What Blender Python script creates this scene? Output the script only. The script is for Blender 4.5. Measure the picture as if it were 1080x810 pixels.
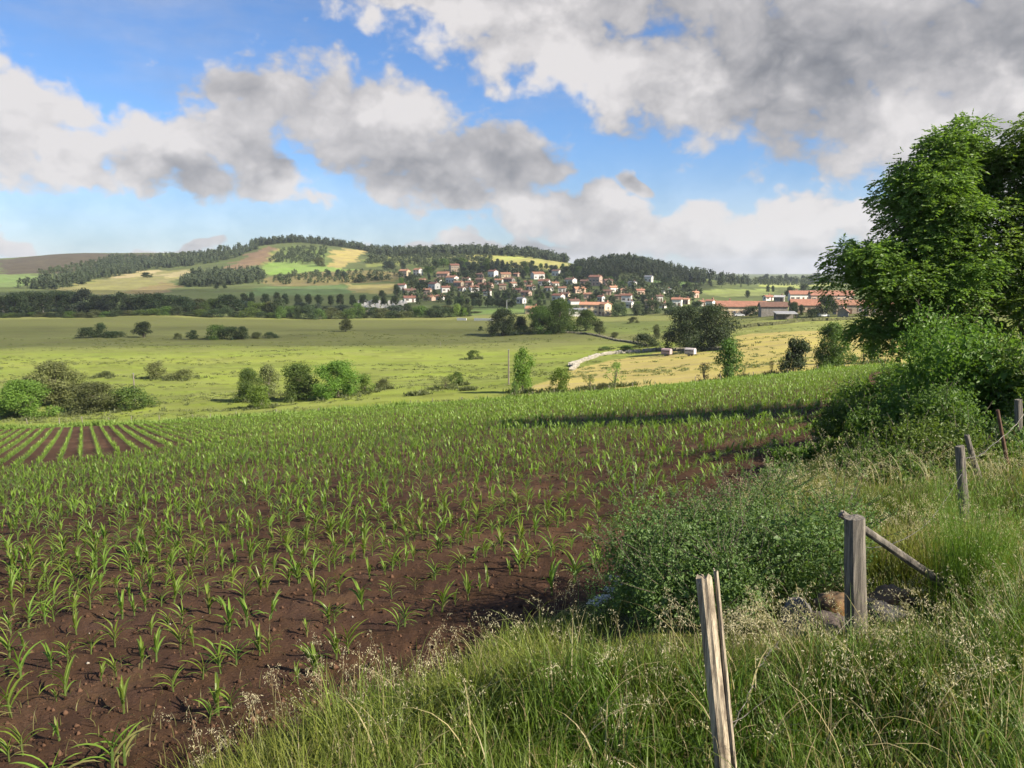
import bpy, math, random
import numpy as np
from mathutils import Vector, Matrix
sc = bpy.context.scene
for o in list(bpy.data.objects): bpy.data.objects.remove(o)
R = math.radians
rng = np.random.default_rng(7)

# ------------------------------------------------------------------ camera
F = 848.0; CX, CY = 540.0, 405.0; HORIZON = 285.0
PITCH = math.atan((CY - HORIZON) / F)
cd = bpy.data.cameras.new('camera'); cam = bpy.data.objects.new('camera', cd)
sc.collection.objects.link(cam); sc.camera = cam
cd.sensor_width = 36.0; cd.lens = F / 1080.0 * 36.0
cd.clip_start = 0.05; cd.clip_end = 20000
cam.location = (0, 0, 0); cam.rotation_euler = (math.pi / 2 - PITCH, 0, 0)

# ------------------------------------------------------------------ sun, exposure
SUN_AZ, SUN_EL = 120.0, 34.0          # degrees clockwise from +Y (the view), above the horizon
sun_dir = Vector((math.cos(R(SUN_EL)) * math.sin(R(SUN_AZ)), math.cos(R(SUN_EL)) * math.cos(R(SUN_AZ)), math.sin(R(SUN_EL))))
sl = bpy.data.lights.new('sun', 'SUN'); sl.energy = 5.0; sl.angle = R(0.53); sl.color = (1.0, 0.90, 0.74)
sun = bpy.data.objects.new('sun', sl); sc.collection.objects.link(sun)
sun.rotation_euler = (-sun_dir).to_track_quat('-Z', 'Y').to_euler(); sun.location = sun_dir * 50
sc.view_settings.view_transform = 'Standard'; sc.view_settings.look = 'None'
sc.view_settings.gamma = 1.0; sc.view_settings.exposure = 1.57
sc.view_settings.use_curve_mapping = False
sc.render.engine = 'CYCLES'
cy = sc.cycles
cy.max_bounces = 5; cy.diffuse_bounces = 3; cy.glossy_bounces = 2; cy.transmission_bounces = 4
cy.transparent_max_bounces = 8; cy.volume_bounces = 0; cy.sample_clamp_indirect = 4.0
cy.use_denoising = True; cy.use_adaptive_sampling = True; cy.adaptive_threshold = 0.015
cy.caustics_reflective = False; cy.caustics_refractive = False

# ------------------------------------------------------------------ picture geometry: pixel <-> direction
def ray(px, py):
    """direction through a photo pixel, scaled to y = 1"""
    a = (np.asarray(px, float) - CX) / F; b = (CY - np.asarray(py, float)) / F
    cp, sp = math.cos(PITCH), math.sin(PITCH)
    dy = cp + b * sp; dz = -sp + b * cp
    return a / dy, dz / dy
def slope(px, py): return ray(px, py)[1]
def az_el(px, py):
    dx, dz = ray(px, py)
    return math.atan2(dx, 1.0), math.atan2(dz, math.hypot(dx, 1.0))

# ------------------------------------------------------------------ world: Nishita sky with procedural clouds by direction
W = bpy.data.worlds.new('World'); sc.world = W; W.use_nodes = True
nt = W.node_tree; nt.nodes.clear()
def N(tree, t, **kw):
    n = tree.nodes.new(t)
    for k, v in kw.items():
        if k == 'ins':
            for kk, vv in v.items():
                if hasattr(vv, 'is_output'): tree.links.new(vv, n.inputs[kk])
                else: n.inputs[kk].default_value = vv
        else: setattr(n, k, v)
    return n
def M(tree, op, a, b=None, c=None, clamp=False):
    n = tree.nodes.new('ShaderNodeMath'); n.operation = op; n.use_clamp = clamp
    for i, v in enumerate((a, b, c)):
        if v is None: continue
        if hasattr(v, 'is_output'): tree.links.new(v, n.inputs[i])
        else: n.inputs[i].default_value = v
    return n.outputs[0]
def mixc(tree, f, a, b, blend='MIX'):
    n = tree.nodes.new('ShaderNodeMix'); n.data_type = 'RGBA'; n.blend_type = blend
    for i, v in ((0, f), (6, a), (7, b)):
        if hasattr(v, 'is_output'): tree.links.new(v, n.inputs[i])
        elif i == 0: n.inputs[0].default_value = v
        else: n.inputs[i].default_value = (*v[:3], 1)
    return n.outputs[2]
def smooth(tree, x, lo, hi, a=0.0, b=1.0):
    n = tree.nodes.new('ShaderNodeMapRange'); n.interpolation_type = 'SMOOTHSTEP'
    tree.links.new(x, n.inputs[0])
    for i, v in zip((1, 2, 3, 4), (lo, hi, a, b)): n.inputs[i].default_value = v
    return n.outputs[0]
sky = N(nt, 'ShaderNodeTexSky'); sky.sky_type = 'NISHITA'; sky.sun_disc = False
sky.sun_elevation = R(SUN_EL); sky.sun_rotation = R(SUN_AZ); sky.altitude = 900; sky.dust_density = 0.6; sky.ozone_density = 1.6
tc = N(nt, 'ShaderNodeTexCoord')
sx = N(nt, 'ShaderNodeSeparateXYZ', ins={0: tc.outputs['Generated']})
az = M(nt, 'ARCTAN2', sx.outputs[0], sx.outputs[1]); el = M(nt, 'ARCSINE', sx.outputs[2])
P = N(nt, 'ShaderNodeCombineXYZ', ins={0: M(nt, 'MULTIPLY', az, 10.0), 1: M(nt, 'MULTIPLY', el, 10.0)}).outputs[0]
def vm(op, a, b=None):
    n = nt.nodes.new('ShaderNodeVectorMath'); n.operation = op
    for i, v in enumerate((a, b)):
        if v is None: continue
        if hasattr(v, 'is_output'): nt.links.new(v, n.inputs[i])
        else: n.inputs[i].default_value = v
    return n.outputs['Value' if op == 'LENGTH' else 'Vector']
warp = N(nt, 'ShaderNodeTexNoise', ins={'Vector': vm('MULTIPLY', P, (1.0, 1.35, 1)), 'Scale': 1.1, 'Detail': 3.0, 'Roughness': 0.55})
Pw = vm('ADD', P, vm('MULTIPLY', vm('SUBTRACT', warp.outputs['Color'], (0.5, 0.5, 0.5)), (1.15, 0.85, 0)))
def blobs(lst, k, start=3.0):
    acc = start
    for (px, py, rx, ry, rot) in lst:
        a, e = az_el(px, py)
        m = N(nt, 'ShaderNodeMapping'); m.vector_type = 'TEXTURE'
        m.inputs['Location'].default_value = (a * 10, e * 10, 0)
        m.inputs['Rotation'].default_value = (0, 0, R(rot))
        m.inputs['Scale'].default_value = (rx / F * 10, ry / F * 10, 1)
        nt.links.new(Pw, m.inputs['Vector'])
        n = nt.nodes.new('ShaderNodeMath'); n.operation = 'SMOOTH_MIN'
        nt.links.new(vm('LENGTH', m.outputs[0]), n.inputs[0])
        if hasattr(acc, 'is_output'): nt.links.new(acc, n.inputs[1])
        else: n.inputs[1].default_value = acc
        n.inputs[2].default_value = k
        acc = n.outputs[0]
    return acc
CLOUD = [  # px, py, rx, ry, tilt
    (15, 125, 70, 62, -18), (90, 165, 50, 34, -15), (-60, 110, 80, 70, 0),
    (170, 160, 80, 46, -12), (290, 180, 60, 34, -25), (250, 100, 62, 26, -10),
    (390, 125, 150, 62, -12), (520, 170, 95, 46, -8), (470, 205, 110, 34, -12), (250, 150, 70, 40, -15), (440, 165, 120, 46, -12),
    (560, 30, 200, 62, -14), (690, 85, 130, 62, -14), (420, -30, 130, 40, -5), (840, 70, 200, 104, -8), (1050, 80, 200, 130, 0), (790, -60, 500, 90, 0),
    (560, 225, 90, 34, -8), (650, 240, 120, 40, -4), (740, 248, 110, 34, -6), (850, 238, 70, 34, 0), (800, 272, 170, 30, 0), (560, 262, 190, 18, 0),
    (668, 190, 30, 14, -20), (5, 258, 34, 18, 0), (190, 262, 60, 8, 0), (980, 250, 120, 60, 0), (610, 215, 60, 30, 0)]
BRIGHT = [(30, 115, 95, 55, -20), (150, 135, 60, 26, -10), (110, 125, 40, 34, 0), (325, 200, 40, 20, 0), (630, 75, 100, 50, -12), (560, 225, 60, 20, 0), (780, 230, 160, 30, -4), (1000, 120, 70, 40, 0), (410, 115, 60, 24, 0), (480, 20, 90, 24, 0), (10, 255, 40, 20, 0)]
DARK = [(205, 192, 50, 18, 0), (565, 165, 50, 40, -8), (900, 70, 190, 60, -10), (800, 120, 95, 50, -14), (675, 192, 30, 14, 0), (830, 175, 60, 30, 0), (700, 20, 110, 40, 0), (660, 130, 60, 22, -14), (400, 185, 110, 20, -10), (1040, 40, 100, 60, 0)]
side = smooth(nt, M(nt, 'ABSOLUTE', az), 0.66, 0.95, 3.0, 0.98)
dist = blobs(CLOUD, 0.22)
dist = M(nt, 'MINIMUM', dist, side)
Pn = vm('MULTIPLY', P, (1.0, 1.25, 1))
n1 = N(nt, 'ShaderNodeTexNoise', ins={'Vector': Pn, 'Scale': 1.5, 'Detail': 10.0, 'Roughness': 0.6}).outputs['Fac']
n3 = N(nt, 'ShaderNodeTexNoise', ins={'Vector': Pn, 'Scale': 0.9, 'Detail': 5.0, 'Roughness': 0.5}).outputs['Fac']
n2 = N(nt, 'ShaderNodeTexNoise', ins={'Vector': vm('ADD', Pn, (0.14, 0.2, 0)), 'Scale': 0.9, 'Detail': 5.0, 'Roughness': 0.5}).outputs['Fac']
vo = N(nt, 'ShaderNodeTexVoronoi', feature='SMOOTH_F1', ins={'Vector': vm('ADD', Pn, vm('MULTIPLY', vm('SUBTRACT', warp.outputs['Color'], (0.5, 0.5, 0.5)), (0.5, 0.5, 0))), 'Scale': 2.1, 'Detail': 3.0, 'Roughness': 0.55, 'Smoothness': 0.5}).outputs['Distance']
puff_ = M(nt, 'SUBTRACT', 1.06, vo)
dens = M(nt, 'ADD', M(nt, 'ADD', M(nt, 'SUBTRACT', 1.0, dist), M(nt, 'MULTIPLY', M(nt, 'SUBTRACT', n1, 0.5), 1.3)), M(nt, 'MULTIPLY', puff_, 0.54))
alpha = smooth(nt, dens, 0.0, 0.46)
dk = smooth(nt, M(nt, 'ADD', blobs(DARK, 0.35), M(nt, 'MULTIPLY', M(nt, 'SUBTRACT', n1, 0.5), 0.5)), 1.5, 0.0)
relief = M(nt, 'ADD', M(nt, 'MULTIPLY', M(nt, 'ADD', M(nt, 'SUBTRACT', n3, n2), M(nt, 'MULTIPLY', M(nt, 'SUBTRACT', n1, 0.5), 0.8)), 0.6), M(nt, 'MULTIPLY', M(nt, 'SUBTRACT', puff_, 0.33), 0.6))
thick = smooth(nt, dens, 0.1, 1.0)
shade = M(nt, 'ADD', M(nt, 'ADD', 0.88, relief), M(nt, 'MULTIPLY', thick, -0.14))
shade = M(nt, 'SUBTRACT', shade, M(nt, 'MULTIPLY', dk, 0.29))
br = smooth(nt, M(nt, 'ADD', blobs(BRIGHT, 0.35), M(nt, 'MULTIPLY', M(nt, 'SUBTRACT', n1, 0.5), -1.6)), 1.5, 0.2)
shade = M(nt, 'ADD', M(nt, 'SUBTRACT', shade, 0.06), M(nt, 'MULTIPLY', br, 0.50))
shade = M(nt, 'MAXIMUM', M(nt, 'MINIMUM', shade, 1.2), 0.0)
ccol = mixc(nt, shade, (0.22, 0.225, 0.245), (0.74, 0.71, 0.70))
bg1 = N(nt, 'ShaderNodeBackground', ins={'Color': mixc(nt, 1.0, sky.outputs[0], (0.56, 0.76, 1.02), 'MULTIPLY'), 'Strength': 0.052})
bg2 = N(nt, 'ShaderNodeBackground', ins={'Color': ccol, 'Strength': 0.37})
low = smooth(nt, el, 0.17, 0.0, 0.0, 0.5)
veil = M(nt, 'MULTIPLY', smooth(nt, N(nt, 'ShaderNodeTexNoise', ins={'Vector': vm('MULTIPLY', P, (0.5, 1.6, 1)), 'Scale': 0.8, 'Detail': 6.0, 'Roughness': 0.6}).outputs['Fac'], 0.42, 0.75), 0.30)
alpha = M(nt, 'MAXIMUM', alpha, M(nt, 'MAXIMUM', low, veil))
ccol = mixc(nt, smooth(nt, el, 0.10, 0.0, 0.0, 0.5), ccol, (0.56, 0.60, 0.66))
ms = N(nt, 'ShaderNodeMixShader', ins={0: M(nt, 'MULTIPLY', alpha, 0.97), 1: bg1.outputs[0], 2: bg2.outputs[0]})
wo = N(nt, 'ShaderNodeOutputWorld', ins={0: ms.outputs[0]})
W.cycles.sampling_method = 'MANUAL'; W.cycles.sample_map_resolution = 512

# ------------------------------------------------------------------ helpers
COL = sc.collection
def tag(o, label=None, cat=None, group=None, kind=None):
    if label: o['label'] = label
    if cat: o['category'] = cat
    if group: o['group'] = group
    if kind: o['kind'] = kind
    return o
def empty(name, loc, rz=0.0, label=None, cat=None, group=None):
    o = bpy.data.objects.new(name, None); COL.objects.link(o)
    o.location = loc; o.rotation_euler = (0, 0, rz); o.empty_display_size = 0.2
    return tag(o, label, cat, group)
def mesh_np(name, verts, facelist, mat, col=None, smooth_=False):
    """facelist: arrays (m,3) or (m,4)"""
    me = bpy.data.meshes.new(name)
    verts = np.ascontiguousarray(verts, np.float32)
    fl = [np.asarray(f, np.int32) for f in facelist if len(f)]
    nl = sum(f.size for f in fl); nf = sum(len(f) for f in fl)
    me.vertices.add(len(verts)); me.vertices.foreach_set('co', verts.ravel())
    me.loops.add(nl); me.loops.foreach_set('vertex_index', np.concatenate([f.ravel() for f in fl]))
    tot = np.concatenate([np.full(len(f), f.shape[1], np.int32) for f in fl])
    st = np.concatenate([[0], np.cumsum(tot)[:-1]]).astype(np.int32)
    me.polygons.add(nf); me.polygons.foreach_set('loop_start', st); me.polygons.foreach_set('loop_total', tot)
    me.polygons.foreach_set('use_smooth', np.full(nf, bool(smooth_)))
    if col is not None:
        ca = me.color_attributes.new('col', 'FLOAT_COLOR', 'POINT')
        c4 = np.ones((len(verts), 4), np.float32); c4[:, :3] = col
        ca.data.foreach_set('color', c4.ravel())
    me.update(calc_edges=True)
    if mat: me.materials.append(mat)
    return me
def obj(name, me, parent=None, loc=None):
    o = bpy.data.objects.new(name, me); COL.objects.link(o)
    if parent: o.parent = parent
    if loc is not None: o.location = loc
    return o
class MB:
    """collects shapes into ONE mesh"""
    def __init__(s): s.v = []; s.f3 = []; s.f4 = []; s.c = []; s.n = 0
    def add(s, v, quads=None, tris=None, col=None):
        v = np.asarray(v, float)
        if quads is not None and len(quads): s.f4.append(np.asarray(quads) + s.n)
        if tris is not None and len(tris): s.f3.append(np.asarray(tris) + s.n)
        s.v.append(v); s.n += len(v)
        if col is not None:
            c = np.asarray(col, float); s.c.append(np.broadcast_to(c, (len(v), 3)) if c.ndim == 1 else c)
        return s
    def box(s, x0, x1, y0, y1, z0, z1, col=None):
        v = [(x, y, z) for x in (x0, x1) for y in (y0, y1) for z in (z0, z1)]
        return s.add(v, [(0, 1, 3, 2), (4, 6, 7, 5), (0, 4, 5, 1), (2, 3, 7, 6), (0, 2, 6, 4), (1, 5, 7, 3)], col=col)
    def tube(s, pts, rad, n=6, col=None, cap=True):
        pts = np.asarray(pts, float); m = len(pts); rad = np.broadcast_to(np.asarray(rad, float), (m,))
        t = np.gradient(pts, axis=0); t /= np.linalg.norm(t, axis=1)[:, None] + 1e-9
        ref = np.array([0, 0, 1.0]) if abs(t[:, 2]).mean() < 0.8 else np.array([1.0, 0, 0])
        a = np.cross(t, ref); a /= np.linalg.norm(a, axis=1)[:, None] + 1e-9
        b = np.cross(t, a)
        th = np.linspace(0, 2 * np.pi, n, endpoint=False)
        v = (pts[:, None] + rad[:, None, None] * (np.cos(th)[None, :, None] * a[:, None] + np.sin(th)[None, :, None] * b[:, None])).reshape(-1, 3)
        i = np.arange(m - 1)[:, None] * n + np.arange(n)[None]; j = np.arange(m - 1)[:, None] * n + (np.arange(n)[None] + 1) % n
        q = np.stack([i, j, j + n, i + n], -1).reshape(-1, 4)
        tri = []
        if cap:
            v = np.vstack([v, pts[:1], pts[-1:]]); k = m * n
            for e in range(n):
                tri.append((k, (e + 1) % n, e)); tri.append((k + 1, (m - 1) * n + e, (m - 1) * n + (e + 1) % n))
        return s.add(v, q, tri, col)
    def mesh(s, name, mat, smooth_=False):
        fl = []
        if s.f3: fl.append(np.vstack(s.f3))
        if s.f4: fl.append(np.vstack(s.f4))
        return mesh_np(name, np.vstack(s.v), fl, mat, np.vstack(s.c) if s.c else None, smooth_)
    def build(s, name, mat, parent=None, loc=None, smooth_=False):
        return obj(name, s.mesh(name, mat, smooth_), parent, loc)
# value noise
_H = rng.random((256, 256))
def vnoise(x, y):
    xi = np.floor(x).astype(int); yi = np.floor(y).astype(int); fx = x - xi; fy = y - yi
    fx = fx * fx * (3 - 2 * fx); fy = fy * fy * (3 - 2 * fy)
    g = lambda a, b: _H[a & 255, b & 255]
    return (g(xi, yi) * (1 - fx) + g(xi + 1, yi) * fx) * (1 - fy) + (g(xi, yi + 1) * (1 - fx) + g(xi + 1, yi + 1) * fx) * fy
def fbm(x, y, o=4, g=0.5):
    s = 0; a = 1; t = 0
    for k in range(o):
        s = s + a * vnoise(x * 2 ** k + 17.3 * k, y * 2 ** k - 9.1 * k); t += a; a *= g
    return s / t
def sstep(a, b, x):
    t = np.clip((x - a) / (b - a), 0, 1); return t * t * (3 - 2 * t)

# ------------------------------------------------------------------ materials
def new_mat(name):
    m = bpy.data.materials.new(name); m.use_nodes = True
    t = m.node_tree; t.nodes.clear()
    out = N(t, 'ShaderNodeOutputMaterial'); return m, t, out
def plain(name, c, rough=0.8, var=0.25, scale=3.0, bump=0.0, c2=None, metal=0.0, coord='Object', stretch=(1, 1, 1), randv=0.0, spec=0.3, bdist=0.02):
    m, t, out = new_mat(name)
    tcn = N(t, 'ShaderNodeTexCoord')
    mp = N(t, 'ShaderNodeMapping', ins={'Vector': tcn.outputs[coord], 'Scale': stretch})
    nz = N(t, 'ShaderNodeTexNoise', ins={'Vector': mp.outputs[0], 'Scale': scale, 'Detail': 7.0, 'Roughness': 0.6})
    c2 = c2 or tuple(v * (1 - var) for v in c)
    cr = mixc(t, smooth(t, nz.outputs['Fac'], 0.32, 0.68), c2, c)
    if randv:
        oi = N(t, 'ShaderNodeObjectInfo')
        hs = N(t, 'ShaderNodeHueSaturation', ins={'Value': M(t, 'ADD', 1 - randv / 2, M(t, 'MULTIPLY', oi.outputs['Random'], randv)), 'Color': cr})
        cr = hs.outputs[0]
    p = N(t, 'ShaderNodeBsdfPrincipled', ins={'Base Color': cr, 'Roughness': rough, 'Metallic': metal})
    p.inputs['Specular IOR Level'].default_value = spec
    if bump:
        b = N(t, 'ShaderNodeBump', ins={'Strength': bump, 'Distance': bdist, 'Height': nz.outputs['Fac']})
        t.links.new(b.outputs[0], p.inputs['Normal'])
    t.links.new(p.outputs[0], out.inputs[0]); return m
def leafy(name, c, trans=0.3, var=0.3, scale=1.5, rough=0.55, attr=False, randv=0.35, tcol=None, spec=0.25):
    m, t, out = new_mat(name)
    if attr:
        base = N(t, 'ShaderNodeAttribute', attribute_name='col').outputs['Color']
    else:
        base = N(t, 'ShaderNodeRGB').outputs[0]; base.default_value = (*c, 1)
    tcn = N(t, 'ShaderNodeTexCoord')
    nz = N(t, 'ShaderNodeTexNoise', ins={'Vector': tcn.outputs['Object'], 'Scale': scale, 'Detail': 3.0})
    oi = N(t, 'ShaderNodeObjectInfo')
    v = M(t, 'ADD', M(t, 'MULTIPLY', M(t, 'SUBTRACT', nz.outputs['Fac'], 0.5), var * 3), M(t, 'ADD', 1 - randv / 2, M(t, 'MULTIPLY', oi.outputs['Random'], randv)))
    hue = M(t, 'ADD', 0.5, M(t, 'MULTIPLY', M(t, 'SUBTRACT', oi.outputs['Random'], 0.5), 0.03 if randv else 0.0))
    hs = N(t, 'ShaderNodeHueSaturation', ins={'Hue': hue, 'Value': v, 'Color': base}).outputs[0]
    p = N(t, 'ShaderNodeBsdfPrincipled', ins={'Base Color': hs, 'Roughness': rough})
    p.inputs['Specular IOR Level'].default_value = spec
    tr = N(t, 'ShaderNodeBsdfTranslucent', ins={'Color': mixc(t, 1.0, hs, tcol or (1.25, 1.3, 0.55), 'MULTIPLY')})
    mx = N(t, 'ShaderNodeMixShader', ins={0: trans, 1: p.outputs[0], 2: tr.outputs[0]})
    t.links.new(mx.outputs[0], out.inputs[0]); return m
def ground_mat(name, nscale, amp, bump=0.3, bd=0.05, stretch=(1, 1, 1), fine=8.0):
    """base colour from the mesh's cover attribute, broken up by noise"""
    m, t, out = new_mat(name)
    a = N(t, 'ShaderNodeAttribute', attribute_name='col').outputs['Color']
    g = N(t, 'ShaderNodeNewGeometry')
    mp = N(t, 'ShaderNodeMapping', ins={'Vector': g.outputs['Position'], 'Scale': stretch})
    nA = N(t, 'ShaderNodeTexNoise', ins={'Vector': mp.outputs[0], 'Scale': nscale, 'Detail': 6.0, 'Roughness': 0.62})
    nB = N(t, 'ShaderNodeTexNoise', ins={'Vector': mp.outputs[0], 'Scale': nscale * fine, 'Detail': 6.0, 'Roughness': 0.7})
    v = M(t, 'ADD', M(t, 'MULTIPLY', M(t, 'SUBTRACT', nA.outputs['Fac'], 0.5), amp * 2), M(t, 'ADD', 1.0, M(t, 'MULTIPLY', M(t, 'SUBTRACT', nB.outputs['Fac'], 0.5), amp * 2.4)))
    sat = M(t, 'ADD', 1.0, M(t, 'MULTIPLY', M(t, 'SUBTRACT', nA.outputs['Fac'], 0.5), 0.5))
    hs = N(t, 'ShaderNodeHueSaturation', ins={'Hue': M(t, 'ADD', 0.5, M(t, 'MULTIPLY', M(t, 'SUBTRACT', nA.outputs['Fac'], 0.5), 0.05)), 'Saturation': sat, 'Value': v, 'Color': a})
    p = N(t, 'ShaderNodeBsdfPrincipled', ins={'Base Color': hs.outputs[0], 'Roughness': 0.95})
    p.inputs['Specular IOR Level'].default_value = 0.08
    b = N(t, 'ShaderNodeBump', ins={'Strength': bump, 'Distance': bd, 'Height': nB.outputs['Fac']})
    t.links.new(b.outputs[0], p.inputs['Normal'])
    t.links.new(p.outputs[0], out.inputs[0]); return m

# ------------------------------------------------------------------ terrain
Z0, SA, SB = -2.1, 0.083, -0.132             # the maize field: a plane falling away and rising to the right
ECX = [-500, 0, 160, 300, 420, 560, 660, 760, 850, 940, 1080, 1500]
EPY = [470, 452, 446, 437, 429, 420, 411.5, 402.5, 393.5, 385, 376, 370]
EY = [75, 75, 76, 77, 78, 80, 81, 82, 84, 86, 88, 90]
KY = np.array([112, 150, 200, 300, 420, 500, 600, 700, 800, 900, 1000, 1100, 1250, 1350, 1500, 1800, 2500, 3500, 7000], float)
KP = {
    -500: [441, 405, 380, 353, 334, 322, 311, 304, 299, 295, 291, 287, 283, 281, 279, 281, 283, 284, 285],
    0:   [441, 405, 380, 353, 334, 322, 311, 303, 297, 293, 288, 284, 279, 276, 273, 278, 281, 283, 285],
    80:  [438, 404, 380, 353, 334, 322, 311, 303, 297, 292, 287, 282, 275, 271, 266.5, 272, 278, 282, 285],
    170: [434, 403, 380, 353, 334, 322, 311, 303, 297, 291, 286, 281, 274, 270, 266.5, 271, 277, 281, 285],
    235: [429, 402, 379, 352, 334, 322, 311, 302, 295, 288, 282, 276, 267, 264, 267, 270, 276, 281, 285],
    275: [427, 402, 379, 352, 334, 322, 311, 302, 294, 286, 278, 270, 257, 261, 267, 271, 276, 281, 285],
    310: [424, 402, 378, 352, 335, 323, 311, 302, 294, 285, 276, 267, 252, 258, 266, 270, 276, 281, 285],
    370: [419, 400, 377, 352, 335, 324, 312, 301, 293, 284.5, 277, 269, 259.5, 266, 268, 271, 276, 281, 285],
    400: [417, 400, 377, 352, 335, 324, 312, 301, 292, 284, 277, 270, 267, 269, 271, 273, 277, 281, 285],
    500: [412, 398, 376, 351, 335, 323, 310, 300, 289, 280, 273, 266, 270, 272, 273, 275, 278, 282, 285],
    560: [408, 395, 374, 350, 334, 322, 311, 302, 291, 283, 276, 269.5, 273, 275, 277, 279, 282, 283, 285],
    600: [405, 392, 371, 348, 334, 322, 311, 302, 292, 285, 280, 277, 279, 278, 279, 280, 282, 283, 285],
    622: [404, 391, 370, 348, 333, 322, 311, 301, 290, 280, 281, 281, 283, 284, 285, 286, 287, 287, 287],
    650: [402, 388, 369, 347, 333, 322, 310, 299, 283, 272, 278, 282, 284, 285, 286, 287, 287, 287, 287],
    720: [396, 379, 364, 344, 329, 320, 312, 305, 297, 288, 292, 294, 294, 294, 294, 293, 291, 289, 288],
    780: [390, 372, 357, 339, 325, 318, 312, 307, 302, 299.5, 301, 301, 300, 299, 298, 296, 293, 290.5, 289],
    850: [382, 365, 350, 334, 322, 316, 311, 308, 305, 303, 302, 301, 300, 299, 298, 296, 293, 289.5, 289],
    940: [377, 360, 346, 331, 320, 315, 310, 307, 304, 302, 300, 299, 297, 296, 295, 294, 291, 289.5, 289],
    1080: [370, 353, 341, 327, 315, 308, 300, 293, 286, 280, 274, 270, 274, 277, 280, 284, 287, 288, 289],
    1500: [366, 350, 338, 325, 315, 308, 300, 293, 286, 280, 274, 270, 274, 277, 280, 284, 287, 288, 289]}
kx = np.array(sorted(KP)); KPA = np.array([KP[k] for k in kx], float)
TPX = np.arange(-500, 1501, 10.0); TLY = np.linspace(math.log(40), math.log(7000), 900)
def plane(X, Y): return Z0 + SA * X + SB * Y
def build_table():
    T = np.zeros((len(TPX), len(TLY))); Ys = np.exp(TLY)
    for i, px in enumerate(TPX):
        te = np.interp(px, ECX, EY); ze = slope(px, np.interp(px, ECX, EPY)) * te
        pys = np.array([np.interp(px, kx, KPA[:, k]) for k in range(len(KY))])
        zk = np.array([slope(px, p) * y for p, y in zip(pys, KY)])
        kn = np.concatenate([[te - 1, te + 1.5, te + 8], KY]); zz = np.concatenate([[ze, ze - 0.35, ze + (zk[0] - ze) * 0.45 - 0.6], zk])
        T[i] = np.interp(Ys, kn, zz)
    B = T.copy()
    for _ in range(3):
        k = np.ones(9) / 9
        Bp = np.pad(B, ((0, 0), (4, 4)), mode='edge'); B = np.stack([np.convolve(r, k, 'valid') for r in Bp])
        k = np.ones(3) / 3
        Bp = np.pad(B, ((1, 1), (0, 0)), mode='edge'); B = np.stack([np.convolve(c, k, 'valid') for c in Bp.T]).T
    return T, B
TT, TB = build_table()
def lookup(T, px, Y):
    fx = np.clip((px - TPX[0]) / 10.0, 0, len(TPX) - 1.001); fy = np.clip((np.log(np.maximum(Y, 40)) - TLY[0]) / (TLY[1] - TLY[0]), 0, len(TLY) - 1.001)
    i = fx.astype(int); j = fy.astype(int); a = fx - i; b = fy - j
    return (T[i, j] * (1 - a) + T[i + 1, j] * a) * (1 - b) + (T[i, j + 1] * (1 - a) + T[i + 1, j + 1] * a) * b
def polar(X, Y):
    azc = np.clip(np.arctan2(X, Y), R(-49), R(48)); r = np.hypot(X, Y)
    return CX + F * np.tan(azc), r * np.cos(azc), np.tan(azc)
def field_base(X, Y):
    px, Yc, U = polar(X, Y); te = np.interp(px, ECX, EY)
    ze = slope(px, np.interp(px, ECX, EPY)) * te
    pe = plane(U * te, te)
    return plane(U * Yc, Yc) + (ze - pe) * np.clip(Yc / te, 0, 1.0) ** 3
def on_plane(px, py):
    U, s = ray(px, py); t = Z0 / (s - SA * U - SB); return (U * t, t)
BORDER_PX = [(180, 850), (262, 806), (340, 768), (420, 726), (500, 692), (560, 664), (640, 622), (700, 578), (790, 517), (870, 473), (930, 438)]
BORDER = [on_plane(*p) for p in BORDER_PX]
b0 = np.array(BORDER[0]); d0 = b0 - np.array(BORDER[2]); BORDER = [tuple(b0 + d0 * 6)] + BORDER
BORDER += [(0.455 * 58, 58.0), (0.485 * 70, 70.0), (0.49 * 92, 92.0), (0.49 * 150, 150)]
BORDER = np.array(BORDER)
def border_dist(X, Y):
    """signed distance to the field margin, positive on the bank side (right)"""
    best = np.full(np.shape(X), 1e9); sg = np.ones(np.shape(X))
    for (x0, y0), (x1, y1) in zip(BORDER[:-1], BORDER[1:]):
        dx, dy = x1 - x0, y1 - y0; L = dx * dx + dy * dy
        t = np.clip(((X - x0) * dx + (Y - y0) * dy) / L, 0, 1)
        d = np.hypot(X - x0 - t * dx, Y - y0 - t * dy); s = np.where((X - x0) * dy - (Y - y0) * dx > 0, 1.0, -1.0)
        m = d < best; best = np.where(m, d, best); sg = np.where(m, s, sg)
    return best * sg
def height(X, Y, micro=True):
    X = np.asarray(X, float); Y = np.asarray(Y, float)
    px, Yc, U = polar(X, Y); te = np.interp(px, ECX, EY)
    zf = field_base(X, Y)
    w = sstep(te + 3, te + 22, Yc)
    zt = lookup(TT, px, Yc) * (1 - w) + lookup(TB, px, Yc) * w
    z = np.where(Yc < te - 0.99, zf, zt)
    bd = border_dist(X, Y)
    near = Yc < te + 30
    bank = np.where(near, 0.36 * sstep(0.0, 1.6, bd) * (1 - sstep(60, 90, Yc)), 0)
    z = z + bank
    r = np.hypot(X, Y)
    z = z + (fbm(X / 60, Y / 60, 4) - 0.5) * np.clip((Yc - te) / 150, 0, 1) * 3.0
    if micro:
        soil = (bd < 0.1) & (Yc < te)
        f = 1 - sstep(25, 60, r)
        z = z + np.where(soil, ((fbm(X * 2.2, Y * 2.2, 3) - 0.5) * 0.06 + (fbm(X * 9, Y * 9, 3) - 0.5) * 0.045) * f, 0)
        z = z + np.where((bd >= 0.1) & (Yc < te), (fbm(X * 1.2, Y * 1.2, 3) - 0.5) * 0.22 * f, 0)
    return z
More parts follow.
